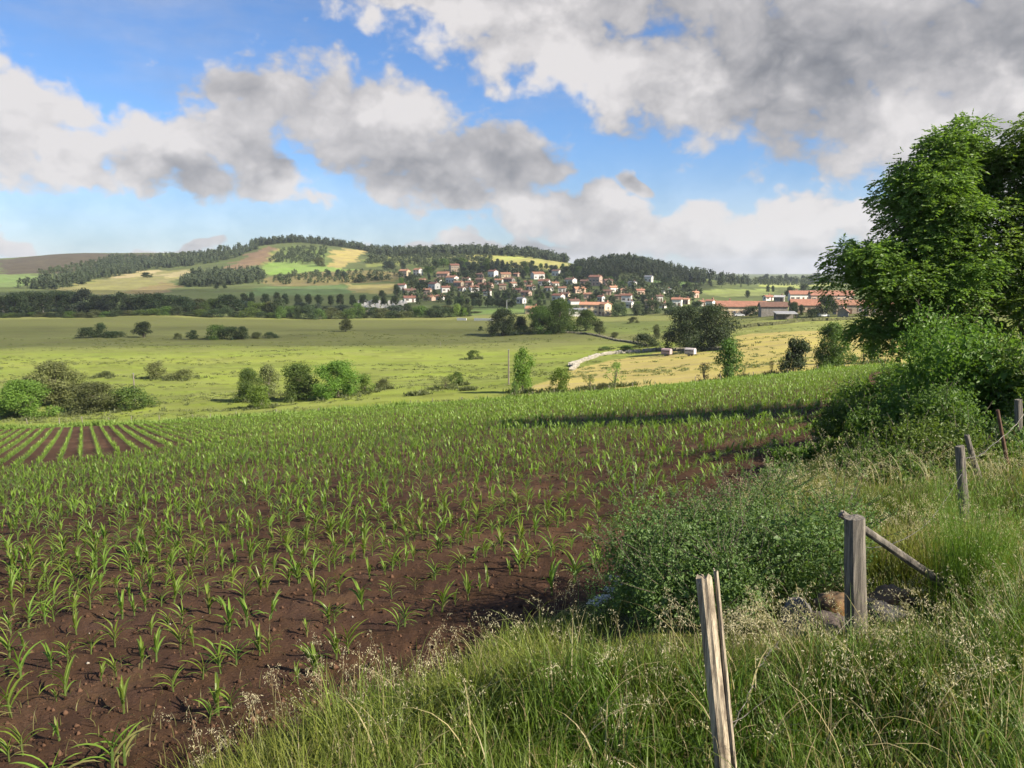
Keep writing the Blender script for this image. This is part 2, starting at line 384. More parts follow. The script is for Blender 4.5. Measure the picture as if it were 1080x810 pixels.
def ground_at(px, py, y0=88.0):
    """world point where the ray of a photo pixel meets the ground beyond the field"""
    U, s = ray(px, py); Ys = np.exp(np.linspace(math.log(y0), math.log(6500), 1500))
    h = height(U * Ys, Ys, False); below = s * Ys <= h
    k = int(np.argmax(below)) if below.any() else int(np.argmin(np.where(Ys < 2200, s * Ys - h, 1e9)))
    Y = Ys[k]; return np.array([U * Y, Y, float(height(U * Y, Y, False))])
def at_depth(px, Y):
    X = (px - CX) / F * Y
    for _ in range(3):
        z = float(height(X, Y, False)); X = (px - CX) / F * (Y * math.cos(PITCH) - z * math.sin(PITCH))
    return np.array([X, Y, float(height(X, Y, False))])
def in_poly(X, Y, poly):
    c = np.zeros(np.shape(X), bool); n = len(poly)
    for i in range(n):
        x0, y0 = poly[i]; x1, y1 = poly[(i + 1) % n]
        if y0 == y1: continue
        c ^= ((y0 > Y) != (y1 > Y)) & (X < (x1 - x0) * (Y - y0) / (y1 - y0) + x0)
    return c
def world_poly(pp):
    return [tuple(ground_at(*p)[:2]) for p in pp]

def build_terrain():
    a1 = np.arange(-36, 36.01, 0.125); 
    azs = np.concatenate([np.arange(-180, -70, 6.0), np.arange(-70, -36, 1.0), a1, np.arange(37, 70, 1.0), np.arange(70, 181, 6.0)])
    azs[0] = -180; azs[-1] = 180
    rs = np.exp(np.arange(math.log(0.4), math.log(7000), 0.0145))
    A, Rr = np.meshgrid(np.radians(azs), rs)
    X = Rr * np.sin(A); Y = Rr * np.cos(A); Z = height(X, Y)
    px, Yc, U = polar(X, Y); te = np.interp(px, ECX, EY); bd = border_dist(X, Y)
    nr, nc = X.shape
    col = np.zeros((nr, nc, 3))
    n1 = fbm(X / 38, Y / 14, 4)[..., None]; n2 = fbm(X / 9, Y / 5, 4)[..., None]; n3 = fbm(X / 140 + 5, Y / 60, 4)[..., None]
    g_a = np.array([.135, .174, .034]); g_b = np.array([.185, .208, .046]); g_c = np.array([.115, .135, .034])
    meadow = g_a * (1 - n1) + g_b * n1; n4 = fbm(X / 6 + 9, Y / 1.6, 4)[..., None]; meadow = meadow * (0.6 + 0.55 * n2 + .25 * n4); meadow = np.where(n4 > .66, meadow * .72, meadow)
    meadow = meadow * (1 - 0.45 * sstep(.5, .7, n3)) + g_c * 0.45 * sstep(.5, .7, n3)
    w = sstep(205, 260, Yc + 40 * (n1[..., 0] - .5))[..., None]
    meadow = meadow * (1 - w) + (np.array([.115, .125, .042]) * (0.65 + 0.7 * n1)) * w
    w = (sstep(320, 360, Yc + 40 * (n3[..., 0] - .5)) * 0.7)[..., None]
    meadow = meadow * (1 - w) + np.array([.16, .17, .055]) * w
    hill = np.array([.085, .105, .038]) * (0.65 + 0.7 * n1) * (0.7 + .6 * n3)
    col[:] = np.where((Yc > 425)[..., None], hill, meadow)
    def patch(pp, c, soft=0.0, n=0.3):
        jx = (fbm(X / 22, Y / 22, 3) - .5) * 0.035 * Yc; jy = (fbm(X / 22 + 40, Y / 22, 3) - .5) * 0.05 * Yc
        m = in_poly(X + jx, Y + jy, world_poly(pp)) & (Yc > te + 4)
        col[m] = (np.array(c) * (1 - n + 2 * n * n2))[m]
    hay = [(560, 416), (600, 390), (640, 381), (700, 371), (760, 371), (790, 352), (850, 349), (960, 352), (960, 384), (760, 404), (640, 414)]
    patch(hay, (.30, .255, .085), n=0.2)
    patch([(700, 350), (790, 352), (850, 349), (960, 346), (960, 334), (850, 334), (790, 336), (720, 338)], (.17, .185, .055))
    patch([(620, 340), (735, 338), (735, 346), (690, 352), (600, 352)], (.15, .18, .05))
    patch([(0, 274), (40, 270), (80, 267.2), (165, 267.5), (150, 274), (105, 284), (60, 288), (0, 290)], (.076, .064, .042), n=0.35)
    patch([(-60, 291), (40, 289), (52, 293), (20, 302), (-60, 304)], (.13, .18, .06))
    patch([(48, 306), (110, 294), (125, 286), (195, 284), (198, 292), (140, 309), (100, 311)], (.175, .168, .068))
    patch([(118, 294), (145, 285), (170, 284), (150, 292)], (.31, .26, .135))
    patch([(160, 291), (195, 285), (205, 287), (185, 293)], (.28, .245, .125))
    patch([(135, 308), (175, 296), (192, 303), (160, 312)], (.17, .14, .065))
    patch([(236, 282), (262, 268), (282, 259), (290, 260), (272, 280), (255, 284)], (.165, .115, .07), n=0.3)
    patch([(255, 284), (272, 280), (290, 262), (296, 268), (284, 277)], (.20, .19, .07))
    patch([(274, 289), (284, 277), (300, 276.5), (330, 277.5), (345, 281), (385, 284), (330, 288), (300, 290)], (.155, .225, .058), n=0.2)
    patch([(284, 277), (294, 262), (350, 262), (345, 280), (310, 277)], (.10, .135, .04))
    patch([(344, 281), (352, 265), (386, 263.5), (376, 277), (366, 282)], (.27, .225, .085), n=0.25)
    patch([(385, 275), (405, 267), (425, 268), (440, 272), (420, 280), (390, 282)], (.15, .17, .05))
    patch([(268, 300), (280, 291), (380, 285), (430, 287), (420, 297), (300, 302)], (.15, .13, .055))
    patch([(262, 311), (270, 302), (370, 300), (372, 309), (300, 312)], (.09, .135, .05))
    patch([(372, 300), (430, 301), (420, 310), (372, 310)], (.19, .17, .07))
    patch([(460, 275), (480, 270), (600, 273), (600, 281), (560, 286), (520, 279)], (.23, .22, .075))
    patch([(520, 271), (600, 272.8), (600, 276), (530, 275)], (.25, .27, .08))
    patch([(676, 303), (690, 296), (725, 294), (735, 298), (720, 304)], (.13, .20, .06))
    patch([(735, 309), (750, 305), (815, 305), (815, 311), (770, 313)], (.16, .19, .06))
    patch([(800, 299), (880, 296), (890, 301), (800, 303)], (.24, .27, .08))
    patch([(480, 333), (560, 331), (560, 322), (480, 322)], (.10, .14, .045))
    # field soil and bank cover
    infield = (Yc < te) & (bd < 0.0)
    s1 = fbm(X * 0.5, Y * 0.5, 4)[..., None]; s2 = fbm(X * 3, Y * 3, 3)[..., None]
    soil = np.array([.060, .033, .020]) * (0.5 + 0.6 * s1 + 0.5 * s2); dry = sstep(.52, .70, .55 * s1 + .45 * fbm(X * 1.7 + 8, Y * 1.7, 4)[..., None]); soil = soil * (1 - .4 * dry) + np.array([.125, .076, .045]) * .4 * dry
    gb = np.array([.075, .080, .028]) * (0.45 + 0.7 * s1) * (0.6 + .7 * s2)
    col[infield] = soil[infield]
    bk = (Yc < te + 3) & (bd >= 0.0); col[bk] = gb[bk]
    verge = (Yc >= te) & (Yc < te + 3) & (bd < 0); col[verge] = (np.array([.09, .12, .03]) * (.6 + .8 * n2))[verge]
    V = np.stack([X, Y, Z], -1).reshape(-1, 3); C = col.reshape(-1, 3)
    i = np.arange(nr - 1)[:, None] * nc + np.arange(nc - 1)[None]
    Q = np.stack([i, i + 1, i + nc + 1, i + nc], -1).reshape(-1, 4)[:, ::-1]
    cls = np.where(Yc >= te, np.where(Yc > 425, 3, 2), np.where(bd >= 0, 1, 0)).reshape(-1)
    fc = cls[Q[:, 0]]
    mats = {0: ground_mat('soil', 2.2, 0.30, 0.9, 0.03, fine=9), 1: ground_mat('bank_earth', 1.5, 0.3, 0.6, 0.04),
            2: ground_mat('meadow_grass', 0.09, 0.22, 0.5, 0.25, (1, 2.2, 1), fine=11), 3: ground_mat('hill_grass', 0.03, 0.25, 0.4, 0.5, fine=9)}
    for k, nm in enumerate(('field', 'ground', 'meadow', 'hills')):
        q = Q[fc == k]; u, inv = np.unique(q, return_inverse=True)
        me = mesh_np(nm, V[u], [inv.reshape(-1, 4)], mats[k], C[u], True)
        o = obj(nm, me); o['kind'] = 'structure'
build_terrain()

# ------------------------------------------------------------------ clouds up-sun of the valley; their shadows lie over the field and the slopes
def cloud_material(dens):
    m, t, out = new_mat('cloud')
    d = N(t, 'ShaderNodeBsdfDiffuse', ins={'Color': (.85, .85, .85, 1)}); tr = N(t, 'ShaderNodeBsdfTransparent')
    mx = N(t, 'ShaderNodeMixShader', ins={0: dens, 1: tr.outputs[0], 2: d.outputs[0]}); t.links.new(mx.outputs[0], out.inputs[0]); return m
def cloud(x, y, rx, ry, alt, label, seed, dens, rz_=18):
    import bmesh as bmm
    bm = bmm.new(); bmm.ops.create_icosphere(bm, subdivisions=5, radius=1.0); co = np.array([v.co[:] for v in bm.verts])
    f = .72 + .56 * fbm(co[:, 0] * 2.2 + seed, co[:, 1] * 2.2 + co[:, 2], 5)
    co = co * f[:, None] * [rx, ry, rz_]
    for v, c in zip(bm.verts, co): v.co = c
    me = bpy.data.meshes.new('cloud'); bm.to_mesh(me); bm.free(); me.materials.append(cloud_material(dens)); me.polygons.foreach_set('use_smooth', np.ones(len(me.polygons), bool))
    k = alt / sun_dir.z; tag(obj('cloud', me, None, (x + sun_dir.x * k, y + sun_dir.y * k, alt)), label, 'cloud', kind='stuff')
cloud(0, -28, 130, 58, 420, 'cloud high behind the camera shading the maize field', 1, .12)
cloud(-100, 305, 230, 88, 460, 'cloud shading the far meadow', 5, .20)
cloud(-190, 540, 300, 120, 470, 'cloud shading the foot of the hill', 9, .26)
cloud(60, 760, 170, 140, 480, 'cloud shading the village slope', 14, .26)

# the valley air: one closed box of thin haze round the camera and the whole scene
hm, ht, ho = new_mat('haze_air'); hv = N(ht, 'ShaderNodeVolumePrincipled'); hv.inputs['Color'].default_value = (.80, .88, 1.0, 1); hv.inputs['Density'].default_value = 0.9e-4; hv.inputs['Anisotropy'].default_value = 0.2
ht.links.new(hv.outputs[0], ho.inputs[1])
hb = MB(); hb.box(-7300, 7300, -7300, 7300, -110, 95)
tag(hb.build('haze', hm), 'thin blue haze filling the valley air', 'haze', kind='stuff')
# ------------------------------------------------------------------ vegetation builders
ORD = ['first', 'second', 'third', 'fourth', 'fifth', 'sixth', 'seventh', 'eighth', 'ninth', 'tenth', 'eleventh', 'twelfth', 'thirteenth', 'fourteenth', 'fifteenth', 'sixteenth', 'seventeenth', 'eighteenth', 'nineteenth', 'twentieth']
def ordinal(i):
    tens = ['', '', 'twenty', 'thirty', 'forty', 'fifty', 'sixty', 'seventy', 'eighty', 'ninety']
    if i < 20: return ORD[i]
    n = i + 1; t, u = divmod(n, 10)
    return tens[t][:-1] + 'ieth' if u == 0 else tens[t] + '-' + ORD[u - 1]
def nrmz(v): return v / (np.linalg.norm(v, axis=-1, keepdims=True) + 1e-9)
def leaf_quads(c, axis, nrm, L, Wd, fold=0.12):
    axis = nrmz(axis); side = nrmz(np.cross(nrm, axis)); up = np.cross(axis, side)
    L = np.broadcast_to(L, (len(c),))[:, None]; Wd = np.broadcast_to(Wd, (len(c),))[:, None]
    v = np.stack([c, c + axis * L * .45 + side * Wd * .5 + up * L * fold, c + axis * L, c + axis * L * .45 - side * Wd * .5 + up * L * fold], 1)
    return v.reshape(-1, 3), np.arange(len(c) * 4).reshape(-1, 4)
def rand_dirs(n, g):
    v = g.normal(size=(n, 3)); return nrmz(v)
def crown_leaves(blobs_, n, L, Wd, g, tang=1.0, droop=0.25, inner=0.35):
    """leaf quads over a set of clumps (cx,cy,cz,rx,ry,rz)"""
    b = np.asarray(blobs_, float); a = b[:, 3] * b[:, 4]; k = g.choice(len(b), n, p=a / a.sum())
    d = rand_dirs(n, g); rad = 1 - inner * g.random(n) ** 1.5; rad += 0.12 * g.normal(size=n)
    c = b[k, :3] + d * b[k, 3:] * rad[:, None]
    nr = nrmz(d + rand_dirs(n, g) * tang)
    ax = nrmz(np.cross(nr, rand_dirs(n, g))); ax[:, 2] -= droop
    s = 0.7 + 0.6 * g.random(n)
    return leaf_quads(c, ax, nr, L * s, Wd * s)
def make_blobs(g, nb, z0, z1, wid=0.5, top=0.6, size=(.16, .26), flat=0.85, base=0.6):
    out = []
    for i in range(nb):
        t = (i + 0.5) / nb; z = z0 + (z1 - z0) * t
        prof = math.sin(math.pi * min(1, (t * (1 - base * .5) + base * .5))) ** 0.6 if top else 1
        ang = i * 2.4 + g.random() * 1.6; rr = wid * prof * (0.25 + 0.75 * g.random())
        s = g.uniform(size[0] * .75, size[1] * 1.1)
        out.append((rr * math.cos(ang), rr * math.sin(ang), min(z, z1 - s * flat), s, s, s * flat))
    return out
MATS = {
    'dark': leafy('leaf_dark', (.038, .060, .022), .3, scale=1.0),
    'blue': leafy('leaf_bluegreen', (.030, .046, .028), .18, scale=.6),
    'mid': leafy('leaf_mid', (.080, .13, .028), .4, scale=1.2),
    'bright': leafy('leaf_bright', (.125, .20, .034), .45, scale=1.4),
    'yellow': leafy('leaf_yellow', (.15, .21, .045), .4, scale=1.4),
    'grey': leafy('leaf_grey', (.15, .175, .065), .4, scale=1.4),
    'olive': leafy('leaf_olive', (.085, .098, .036), .35, scale=1.4)}
BARK = plain('bark', (.10, .082, .062), .9, .45, 9, .5)
PALEBARK = plain('pale_bark', (.34, .31, .26), .9, .4, 9, .4)
_cm = {}
def crown_mesh(shape, mat, var):
    k = (shape, mat, var)
    if k in _cm: return _cm[k]
    g = np.random.default_rng(hash((shape, var)) % 1000 if False else (sum(map(ord, shape)) * 7 + var))
    L, Wd, n = .05, .034, 2600
    if shape == 'round': bl = make_blobs(g, 17, .22, 1.0, .44, size=(.15, .24)); 
    elif shape == 'tall': bl = make_blobs(g, 18, .10, 1.0, .36, size=(.12, .20)); L, Wd = .045, .03
    elif shape == 'bush': bl = make_blobs(g, 15, .05, 1.0, .50, size=(.17, .27), base=.9); n = 2200
    elif shape == 'low': bl = make_blobs(g, 16, .05, 1.0, .52, size=(.14, .24), base=1.0, flat=1.4); n = 2200
    elif shape == 'sparse': bl = make_blobs(g, 10, .25, 1.0, .40, size=(.09, .16)); n = 520
    elif shape == 'big': bl = make_blobs(g, 34, .04, 1.0, .46, size=(.13, .21), base=.8); n = 9000; L, Wd = .028, .02
    elif shape == 'avenue': bl = make_blobs(g, 12, .30, 1.0, .40, size=(.19, .26)); n = 1300; L, Wd = .07, .05
    v, q = crown_leaves(bl, n, L, Wd, g)
    if shape not in ('sparse',):   # an inner mass of leaves closes the middle of each clump
        v2, q2 = crown_leaves([(b[0], b[1], b[2], b[3] * .6, b[4] * .6, b[5] * .6) for b in bl], n // 4, L * 1.5, Wd * 1.8, g)
        q = np.vstack([q, q2 + len(v)]); v = np.vstack([v, v2])
    _cm[k] = (mesh_np('crown', v, [q], MATS[mat]), bl); return _cm[k]
_tm = {}
def trunk_mesh(shape, var, bl, pale=False):
    k = (shape, var, pale)
    if k in _tm: return _tm[k]
    g = np.random.default_rng(91 + var); mb = MB(); multi = shape in ('bush', 'low')
    r0 = .035 if not multi else .02
    if not multi:
        z = np.linspace(-.06, .62, 6); mb.tube(np.stack([.02 * np.sin(z * 5), .02 * np.cos(z * 4), z], 1), np.linspace(r0 * 1.2, r0 * .45, 6), 6)
    for b in (bl[::2] if not multi else bl[:7]):
        s = np.array([0, 0, .12 + .35 * g.random()]) if not multi else np.array([g.uniform(-.08, .08), g.uniform(-.08, .08), -.05])
        e = np.array(b[:3]); m = (s + e) / 2 + np.array([0, 0, -.04]); t = np.linspace(0, 1, 5)[:, None]
        mb.tube((1 - t) ** 2 * s + 2 * t * (1 - t) * m + t * t * e, np.linspace(r0 * .5, r0 * .12, 5), 4)
    _tm[k] = mb.mesh('trunk', PALEBARK if pale else BARK); return _tm[k]
_count = [0]
def tree(name, loc, w, h, shape, mat, label, cat='tree', group=None, pale=False, rz=None):
    var = _count[0] % 3; _count[0] += 1
    me, bl = crown_mesh(shape, mat, var)
    root = empty(name, loc, _count[0] * 2.399 if rz is None else rz, label, cat, group); root.scale = (w, w, h)
    bush = cat != 'tree'
    obj('foliage' if bush else 'crown', me, root); obj('stem' if bush else 'trunk', trunk_mesh(shape, var, bl, pale), root)
    return root
def top_h(p, py):          # height of a thing standing at p whose top shows at photo row py
    px = CX + F * p[0] / p[1]
    return slope(px, py) * p[1] - p[2]
FEET = []
def place_tree(px, py_or_Y, top, wpx, shape, mat, label, group=None, cat=None, pale=False, name=None, depth=False):
    p = at_depth(px, py_or_Y) if depth else ground_at(px, py_or_Y)
    h = max(top_h(p, top), .4); w = wpx * p[1] / F
    FEET.append((p[0], p[1], w))
    bush = shape in ('bush', 'low') or 'bush' in label.split()
    return tree(name or ('shrub' if bush else 'broadleaf_tree'), p, w, h, shape, mat, label, cat or ('shrub' if bush else 'tree'), group, pale)

# ------------------------------------------------------------------ meadow trees and shrubs
g1 = 'trees and shrubs beyond the maize field'
D = True
for a in [
    (24, 112, 400, 70, 'big', 'bright', 'bright green rounded tree at the far left edge of the maize field', D),
    (58, 124, 381, 70, 'big', 'grey', 'large grey-green willow bush rising behind the bright tree at far left', D),
    (97, 116, 403, 60, 'big', 'olive', 'wide olive bush just right of the bright round tree at far left', D),
    (134, 117, 407, 48, 'low', 'mid', 'low green bush at the right end of the far left thicket', D),
    (165, 400, 382, 24, 'bush', 'grey', 'pale rounded bush alone in the sunny meadow, taller of the two', 0),
    (194, 400, 389, 28, 'low', 'grey', 'flat pale bush right of the rounded one in the sunny meadow', 0),
    (111, 398, 391, 15, 'low', 'olive', 'very small low bush above the far left thicket in the meadow', 0),
    (94, 356.5, 345, 24, 'bush', 'dark', 'dark bush at the left end of the far meadow scrub', 0),
    (107, 356, 340, 15, 'bush', 'dark', 'narrow taller dark bush inside the far left meadow scrub', 0),
    (121, 356, 349, 24, 'low', 'dark', 'flat dark scrub trailing left of the lone round meadow tree', 0),
    (152, 356, 339, 21, 'round', 'dark', 'lone dark round tree standing in the shaded far meadow', 0),
    (187, 358, 351, 10, 'low', 'olive', 'tiny brownish bush, first of the long far scrub row', 0),
    (204, 358, 348, 15, 'bush', 'dark', 'small dark bush, second in the long far scrub row', 0),
    (229, 358, 342, 25, 'bush', 'mid', 'tallest bush in the long scrub row of the far meadow', 0),
    (243, 358, 344, 22, 'bush', 'dark', 'round bush right of the tallest in the far scrub row', 0),
    (256, 358, 344, 18, 'bush', 'dark', 'dark bush closing the dense part of the far scrub row', 0),
    (270, 357, 350, 16, 'low', 'olive', 'low bush near the right end of the far scrub row', 0),
    (285, 357, 350, 16, 'low', 'dark', 'last low bush at the right end of the far scrub row', 0),
    (365, 350, 336, 15, 'round', 'olive', 'small round tree alone against the hedgerow at the meadow back', 0),
    (498, 379, 369, 15, 'bush', 'mid', 'single small round shrub in the middle of the meadow', 0),
    (262, 118, 388, 30, 'big', 'mid', 'dark green tree at the left of the middle tree group', D),
    (284, 124, 384, 30, 'tall', 'grey', 'thin grey-green tree with pale trunks in the middle tree group', D),
    (273, 108, 406, 28, 'bush', 'bright', 'small leafy tree standing in front of the pale trunks', D),
    (315, 115, 383, 44, 'big', 'mid', 'broad rounded green tree in the centre of the middle group', D),
    (357, 113, 380, 54, 'big', 'bright', 'biggest bright green tree at the right of the middle group', D),
    (385, 117, 394, 26, 'tall', 'yellow', 'pale loose sapling leaning on the biggest tree of the middle group', D),
    (404, 122, 399, 18, 'low', 'olive', 'small olive shrub right of the middle tree group', D),
    (435, 108, 415, 7, 'sparse', 'mid', 'thin sapling by the field edge right of the middle group', D),
    (446, 109, 416, 7, 'sparse', 'mid', 'second thin sapling by the field edge, slightly shorter', D),
    (470, 116, 399, 24, 'sparse', 'grey', 'sparse pale young tree in the sunny meadow behind the saplings', D),
    (482, 122, 392, 20, 'bush', 'mid', 'round green shrub just behind the sparse pale young tree', D),
    (493, 112, 407, 10, 'low', 'olive', 'small dark shrub at the field edge below the round one', D),
    (551, 104, 366, 32, 'tall', 'bright', 'tall bright green tree next to the thin pole at field edge', D),
    (543, 95, 401, 12, 'sparse', 'mid', 'little dark sapling at the foot of the tall bright tree', D),
    (591, 100, 387, 25, 'bush', 'bright', 'round bright green bush at field edge near the pale stone wall', D),
    (622, 101, 395, 22, 'sparse', 'mid', 'sparse young tree with bare twigs right of the round bush', D),
    (636, 96, 403, 16, 'low', 'olive', 'low scrub at the field edge under the sparse young tree', D),
    (649, 102, 381, 28, 'sparse', 'bright', 'small tree with one leafy clump in front of the hay meadow', D),
    (742, 96, 382, 24, 'sparse', 'dark', 'small dark open tree left of the bushy twin-stemmed one', D),
    (768, 95, 357, 36, 'tall', 'mid', 'bushy green tree at field edge below the red roofed farm', D),
    (784, 97, 384, 10, 'sparse', 'mid', 'slim sapling pressed against the bushy tree on its right', D),
    (813, 97, 380, 9, 'sparse', 'olive', 'thin sapling alone between the two larger field edge trees', D),
    (837, 95, 356, 34, 'round', 'dark', 'dark airy tree with reddish leaves at the hay meadow edge', D),
    (877, 95, 339, 44, 'big', 'mid', 'largest round green tree on the field edge right of the dark one', D),
    (910, 96, 360, 15, 'sparse', 'bright', 'small light green sapling beside the largest round field edge tree', D),
    (919, 104, 340, 20, 'round', 'mid', 'narrow tree partly hidden at the left edge of the tall ash', D),
    (724, 368, 322, 50, 'big', 'dark', 'left half of the huge dark tree clump above the hay meadow', 0),
    (753, 369, 320, 54, 'big', 'dark', 'right half of the huge dark tree clump above the hay meadow', 0),
    (727, 367, 355, 9, 'sparse', 'bright', 'light sapling standing behind the right hand trailer', 0),
    (531, 354, 325, 36, 'big', 'dark', 'dark domed tree at the meadow back, left of the broad pair', 0),
    (549, 352, 333, 18, 'round', 'dark', 'smaller tree touching the right side of the dark domed tree', 0),
    (569, 352, 322, 38, 'big', 'mid', 'left crown of the broad tree pair below the village', 0),
    (590, 351, 315, 46, 'big', 'mid', 'taller right crown of the broad tree pair below the village', 0),
    (618, 349, 326, 28, 'round', 'mid', 'green tree in front of the long grey shed roof', 0),
    (632, 353, 338, 17, 'round', 'olive', 'small round olive tree right of the shed front tree', 0),
    (648, 356, 350, 12, 'low', 'olive', 'low shrub by the drystone line right of the small olive tree', 0),
    (679, 366, 351, 30, 'low', 'dark', 'low dark thicket beside the huge dark tree clump', 0),
    (692, 358, 342, 13, 'tall', 'olive', 'slender tree rising out of the low dark thicket', 0),
    (667, 341, 334, 12, 'bush', 'olive', 'bush with white blossom above the far pasture', 0),
    (507, 349, 344, 6, 'bush', 'dark', 'tiny dark tree on the pasture left of the domed tree', 0),
    (638, 369, 365, 12, 'low', 'mid', 'low weedy shrub behind the pale stone wall', 0),
    (661, 371, 364, 18, 'low', 'mid', 'longer weedy shrub behind the pale stone wall', 0),
    (893, 352, 347, 26, 'low', 'olive', 'long low hedge piece at the back of the hay meadow', 0)]:
    place_tree(*a[:7], group=g1, depth=bool(a[7]), pale='pale trunks' in a[6])

def tuft(seed):
    g = np.random.default_rng(seed); k = 16; c = np.column_stack([g.normal(size=(k, 2)) * .35, np.zeros(k)]); a = np.column_stack([g.normal(size=(k, 2)) * .5, np.ones(k)])
    v, q = leaf_quads(c, a, rand_dirs(k, g), g.uniform(.5, 1.0, k), .16); v[:, 2] -= .05; return v, q
TUF = [tuft(s) for s in range(6)]
def tufts(P2, hs, ws, mat, label):
    P3 = np.column_stack([P2, height(P2[:, 0], P2[:, 1], False)]); return mass('meadow_tufts', TUF, P3, hs, ws, mat, label, 'grass')
gt = np.random.default_rng(44)
def scatter_tufts():
    a = np.array([f for f in FEET if f[1] < 240]); k = 26; q = np.repeat(a[:, :2], k, 0) + gt.normal(size=(len(a) * k, 2)) * np.repeat(a[:, 2], k)[:, None] * .42
    tufts(q, gt.uniform(.3, 1.0, len(q)), gt.uniform(.5, 1.1, len(q)), MATS['olive'], 'rough grass and weeds round the feet of the meadow trees')
    n_ = 9000; px_ = gt.uniform(-60, 1000, n_); Y_ = 92 + 210 * gt.random(n_) ** 1.6; X_ = (px_ - CX) / F * Y_; d_ = fbm(X_ / 30, Y_ / 9, 4); m_ = gt.random(n_) < sstep(.47, .62, d_)
    q = np.column_stack([X_, Y_])[m_]; tufts(q, gt.uniform(.15, .5, len(q)), gt.uniform(.4, 1.3, len(q)), MATS['grey'], 'rough tufts scattered over the meadow beyond the field')
    n_ = 2600; px_ = gt.uniform(-60, 950, n_); Y_ = np.interp(px_, ECX, EY) + gt.uniform(.8, 6, n_); q = np.column_stack([(px_ - CX) / F * Y_, Y_])
    tufts(q, gt.uniform(.3, .9, n_) * (.5 + fbm(q[:, 0] / 5, q[:, 1] / 5, 3)), gt.uniform(.5, 1.0, n_), MATS['yellow'], 'uncut grass strip along the far edge of the maize field')
# the wood edge at the foot of the hill: each tree and bush its own thing
g = np.random.default_rng(5); row = []
x = -8.0
while x < 500:
    w = g.uniform(15, 27) if x < 245 else g.uniform(10, 20)
    topv = np.interp(x, [0, 60, 130, 240, 330, 500], [309, 308, 307, 312, 322, 324]) + g.uniform(-4, 5)
    row.append((x + w / 2, 425 + g.uniform(3, 40), topv, w * 1.25, g.choice(['round', 'bush', 'tall', 'bush']), g.choice(['dark', 'blue', 'mid', 'dark', 'olive'] if x > 90 else ['dark', 'blue', 'dark']), g.random() < .15))
    x += w * .62
row.sort(key=lambda t: t[0])
for i, t in enumerate(row):
    place_tree(t[0], t[1], t[2], t[3], t[4], t[5], f'dark leafy tree in the wood edge below the hill, {ordinal(i)} from the left', 'wood edge at the foot of the hill', 'tree', t[6], 'broadleaf_tree', True)
x = -4.0; row = []
while x < 490:
    w = g.uniform(8, 17); row.append((x + w / 2, 421 + g.uniform(-2, 2), 335 - g.uniform(5, 14), w * 1.4)); x += w * .95
for i, t in enumerate(row):
    place_tree(t[0], t[1], t[2], t[3], 'low', g.choice(['dark', 'mid', 'olive', 'dark']), f'low bush along the back edge of the meadow, {ordinal(i)} from the left', 'bushes along the back of the meadow', depth=True)
# avenues of small round trees
for i in range(15):
    px = 256 + i * 11.6 + g.uniform(-2, 2)
    place_tree(px, 322.5 + i * .12, 308.5 + i * .25 + g.uniform(-1, 1), 9.5, 'avenue', 'dark', f'small ball-crowned avenue tree below the hill fields, {ordinal(i)} from the left', 'avenue trees below the hill fields')
for i, px in enumerate([474, 487, 493, 500, 506, 514, 520, 526, 532, 541]):
    place_tree(px, 324.5, 315 + g.uniform(-.7, .7), 8, 'avenue', 'dark', f'round clipped tree in the short row under the village, {ordinal(i)} from the left', 'round trees under the village')
for i, (px, b, tp, w, m) in enumerate([(482, 334, 320, 12, 'yellow'), (490, 334, 324, 9, 'bright')]):
    place_tree(px, b, tp, w, 'tall', m, ['tall light green tree by the white wall under the village', 'shorter light green tree by the white wall under the village'][i])

# ------------------------------------------------------------------ conifer woods (masses) and lone hill trees
def conifer(seed, lv=8):
    g = np.random.default_rng(seed); mb = MB()
    mb.tube([(0, 0, -.1), (0, 0, .95)], [.02, .006], 4, cap=False)
    V = []
    for i in range(lv):
        t = i / (lv - 1); z = .10 + .82 * t; r = .23 * (1 - t ** 1.6) ** .9 + .03; k = 7 if i < lv - 2 else 4
        for j in range(k):
            a = j * 2 * math.pi / k + i * .7 + g.uniform(-.3, .3); rr = r * g.uniform(.75, 1.2)
            d = np.array([math.cos(a), math.sin(a), 0]); s = np.array([-d[1], d[0], 0]); c = np.array([0, 0, z])
            w = rr * .55
            V += [c + np.array([0, 0, .07]), c + d * rr * .6 + s * w - [0, 0, .02], c + d * rr - [0, 0, .06], c + d * rr * .6 - s * w - [0, 0, .02]]
    mb.add(V, np.arange(len(V)).reshape(-1, 4)); return np.vstack(mb.v), np.vstack(mb.f4)
def puff(seed):
    g = np.random.default_rng(seed); v, q = crown_leaves(make_blobs(g, 6, .1, 1, .3, size=(.2, .3)), 90, .2, .16, g); return v, q
def pine(seed):
    g = np.random.default_rng(seed); mb = MB(); mb.tube([(0, 0, -.1), (0, 0, .8)], [.02, .012], 4, cap=False)
    v, q = crown_leaves([(g.normal() * .06, g.normal() * .06, z, .17 * r_, .17 * r_, .12) for z, r_ in ((.45, 1.1), (.6, 1.25), (.75, 1.05), (.88, .7))], 80, .16, .12, g); mb.add(v, q); return np.vstack(mb.v), np.vstack(mb.f4)
CON = [conifer(s) for s in range(5)] + [pine(s) for s in range(5)]; PUF = [puff(s) for s in range(5)]
NEEDLE = leafy('needles', (.042, .058, .028), .2, scale=.03, var=.5, randv=0)
SCRUB = leafy('scrub_leaf', (.052, .070, .028), .2, scale=.03, var=.4, randv=0)
